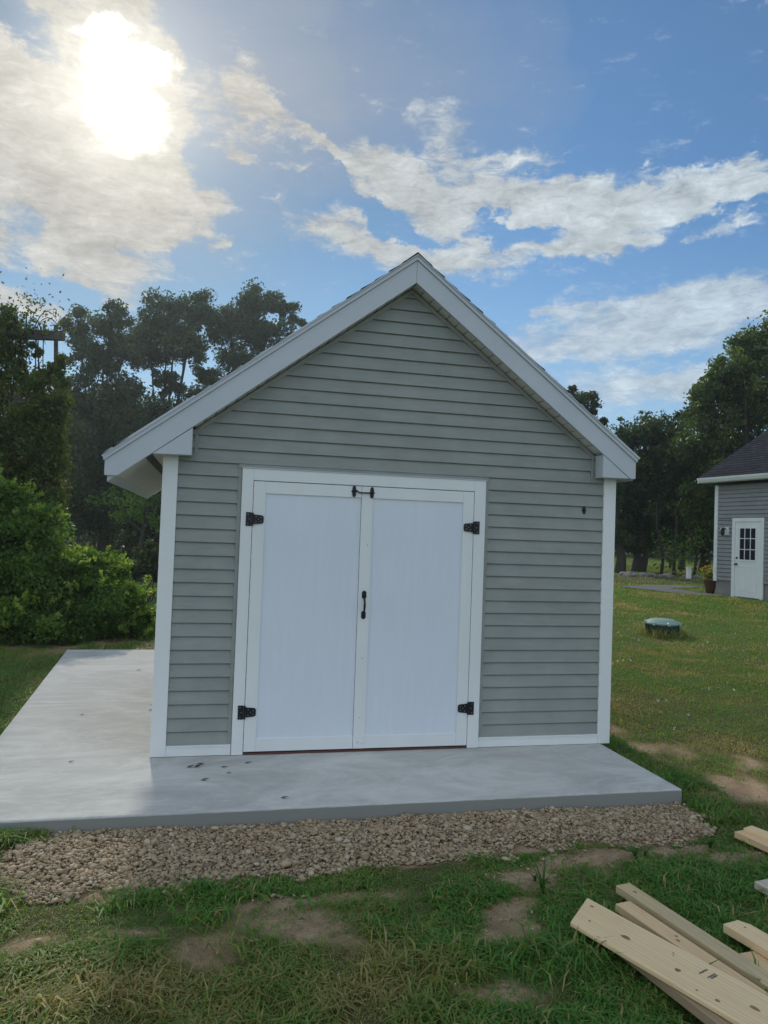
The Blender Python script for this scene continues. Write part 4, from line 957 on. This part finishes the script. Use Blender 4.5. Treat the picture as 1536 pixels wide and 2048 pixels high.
# ================================================================== LEFT THICKET
def shoots(bl, rg, n):
    P = []; T = []
    for c, R_ in bl:
        for k in range(n):
            d = rg.normal(size=3); d[2] = abs(d[2])+.3; d /= np.linalg.norm(d); st = c+d*np.array(R_)*.85; L = rg.uniform(.15, .5)
            dr = d+np.array([0, 0, rg.uniform(.2, 1.2)]); dr /= np.linalg.norm(dr); q = 26
            f = rg.random((q, 1)); P.append(st+dr*L*f+np.array([[0, 0, -.35]])*L*f*f+rg.normal(size=(q, 3))*.018); T.append(.75+.3*f[:, 0])
    return np.concatenate(P), np.concatenate(T)
def shrub(name, px, base, blobs, depth, m, label, group, leaf, per, sub, seed, stems=9, spread=.2):
    rg = np.random.default_rng(seed); o = dep(px, base, depth); o[2] = float(gz(o[0], o[1])); root = empty(name, tuple(o), label=label, cat='shrub', group=group); bl = []
    for x, y, rx, ry, dd in blobs:
        d = depth+dd; k = d/F; bl.append((dep(x, y, d)-o, (rx*k, rx*k*.9, ry*k)))
    P, C, T = clump_cloud(bl, rg, per, sub, .75, spread); T = T*.75; P2, T2 = shoots(bl, rg, 14); P = np.concatenate([P, P2]); T = np.concatenate([T, T2]); ok = P[:, 2]+o[2] > gz(P[:, 0]+o[0], P[:, 1]+o[1])+.02; P, T = P[ok], T[ok]
    # outer, upper leaves are the young light ones
    mb = MB()
    for c, _ in bl:
        for q in range(stems//2): e = Vector(c)+Vector(rg.normal(size=3)*.25); s0 = Vector(rg.normal(size=3)*.25); s0.z = -.05; mb.tube([s0, s0.lerp(e, .5)+Vector((0, 0, .1)), e], [.018, .012, .004], 5)
    mb.build('stem', M['bark'], root); leaves('foliage', P, leaf, T, m, root, rg, 1.4, .55); return root
sg = 'shrubs in the thicket left of the slab'
shrub('shrub', 60, 1290, [(40, 1060, 70, 70, 0), (0, 1010, 60, 50, 0), (90, 1150, 80, 70, 0), (20, 1180, 90, 80, -.3), (-60, 1100, 90, 100, 0), (60, 1240, 90, 40, -.6)], 11.3, M['bushleaf'], 'tallest leafy shrub at the left edge, under the vine covered frame', sg, .062, 190, 190, 60)
shrub('shrub', 190, 1280, [(140, 1140, 55, 40, 0), (200, 1150, 50, 40, .3), (170, 1210, 80, 50, -.3), (130, 1255, 70, 28, -.5)], 11.6, M['bushleaf'], 'rounded green shrub in the middle of the thicket', sg, .058, 190, 240, 61)
shrub('shrub', 260, 1275, [(245, 1200, 45, 36, 0), (225, 1245, 60, 32, -.3), (290, 1245, 36, 26, 0), (275, 1270, 40, 14, -.4)], 12.0, M['bushleaf'], 'lowest bright green shrub sloping down towards the shed', sg, .055, 190, 280, 62)
shrub('shrub', -220, 1290, [(-200, 1080, 110, 110, 0), (-320, 1120, 110, 110, 0), (-180, 1210, 110, 70, -.3)], 11.3, M['bushleaf'], 'shrub at the far left end of the thicket', sg, .08, 120, 70, 64)
shrub('shrub', 300, 1150, [(300, 1130, 30, 40, 0), (335, 1140, 30, 40, 0), (270, 1150, 30, 30, 0)], 19, M['leaf'], 'dark round shrub in front of the white house beside the shed wall', None, .12, 140, 60, 63)
# overgrown wooden frame with vines
fr = empty('overgrown_frame', tuple(dep(60, 1290, 12.5)*np.array([1, 1, 0])), label='derelict weathered board frame overgrown with vines at the left edge', cat='wooden frame')
fo = np.array(fr.location)
def beam(a, b_, d0, d1, w, h):
    A = dep(a[0], a[1], d0)-fo; B = dep(b_[0], b_[1], d1)-fo; mb = MB(); D = Vector(B-A); n = D.normalized(); s_ = n.cross(Vector((0, 0, 1))).normalized() if abs(n.z) < .9 else Vector((1, 0, 0)); u_ = s_.cross(n)
    q = [[mb.b.verts.new(Vector(A)+D*f+s_*w*i+u_*h*j) for i, j in ((-1, -1), (1, -1), (1, 1), (-1, 1))] for f in (0, 1)]
    mb.b.faces.new(q[0][::-1]); mb.b.faces.new(q[1])
    for i in range(4): j = (i+1) % 4; mb.b.faces.new((q[0][i], q[0][j], q[1][j], q[1][i]))
    return mb
beam((-120, 664), (128, 672), 12.5, 12.5, .05, .075).build('beam', M['oldwood'], fr)
beam((-60, 643), (30, 645), 12.9, 12.9, .04, .06).build('beam', M['oldwood'], fr)
beam((25, 797), (140, 812), 12.3, 12.5, .02, .06).build('beam', M['oldwood'], fr)
for px in (14, 112, -110): beam((px, 1290), (px, 650), 12.9, 12.9, .03, .03).build('post', M['oldwood'], fr)
rgv = np.random.default_rng(91); vine = empty('climbing_vine', tuple(fo), label='dense vine hanging over the derelict board frame at the left edge', cat='vine')
bl = []
for (x, y, rx, ry) in ((10, 740, 45, 60), (75, 760, 50, 34), (60, 850, 70, 60), (20, 900, 90, 70), (80, 930, 50, 70), (60, 1000, 70, 60), (100, 850, 30, 60), (-60, 800, 80, 130), (118, 745, 14, 34), (10, 680, 30, 24), (-60, 960, 80, 80), (116, 800, 22, 50), (22, 640, 26, 18), (60, 700, 26, 12), (96, 990, 26, 60), (110, 900, 26, 40)):
    k = 12.5/F; bl.append((dep(x, y, 12.4)-fo, (rx*k, .35, ry*k)))
P, C, T = clump_cloud(bl, rgv, 120, 150, .9, .24); P_ = [P]; T_ = [T]
mb = MB()
for k in range(60):
    x0 = rgv.uniform(-60, 90); x1 = x0+rgv.uniform(-50, 60); ht = rgv.uniform(585, 640) if k < 34 else rgv.uniform(800, 1000)
    a = dep(x0, 672 if k < 34 else 680, 12.4+rgv.normal()*.2)-fo; c = dep((x0+x1)/2, ht, 12.4)-fo; e = dep(x1, ht+rgv.uniform(25, 70), 12.3)-fo
    pts = [Vector(a)*(1-f)**2+Vector(c)*2*f*(1-f)+Vector(e)*f*f for f in np.linspace(0, 1, 7)]; mb.tube(pts, [.010, .009, .009, .008, .007, .006, .004], 4)
mb.build('tendril', M['bark'], vine)
P = []; 
for k in range(700): x = 50+rgv.normal()*38; y = 668-abs(rgv.normal())**1.4*30; P.append(dep(x, y, 12.4+rgv.normal()*.25)-fo)
P = np.concatenate([P_[0], np.array(P)]); T = np.concatenate([T_[0], rgv.random(700)])
leaves('foliage', P, .058, T, M['ivy'], vine, rgv, 1.5, .6)
print('objects', len(bpy.data.objects), 'faces', sum(len(m.polygons) for m in bpy.data.meshes))

# volume added to stand in for lens glare, as thin haze in the air
lo = -4.; hz = MB(); hz.box(-110, 130, -40, 130, lo, 22)
def hazem(m):
    m.use_nodes = True; m.node_tree.nodes.clear(); t = NT(m.node_tree); v = t.node('ShaderNodeVolumePrincipled', {'Color': (.82, .92, 1., 1), 'Density': .0008, 'Anisotropy': .55}); o = t.node('ShaderNodeOutputMaterial'); t.l.new(v.outputs[0], o.inputs['Volume'])
hm = bpy.data.materials.new('veil_haze'); hazem(hm); h_ = hz.build('veil_haze', hm); tag(h_, kind='stuff')
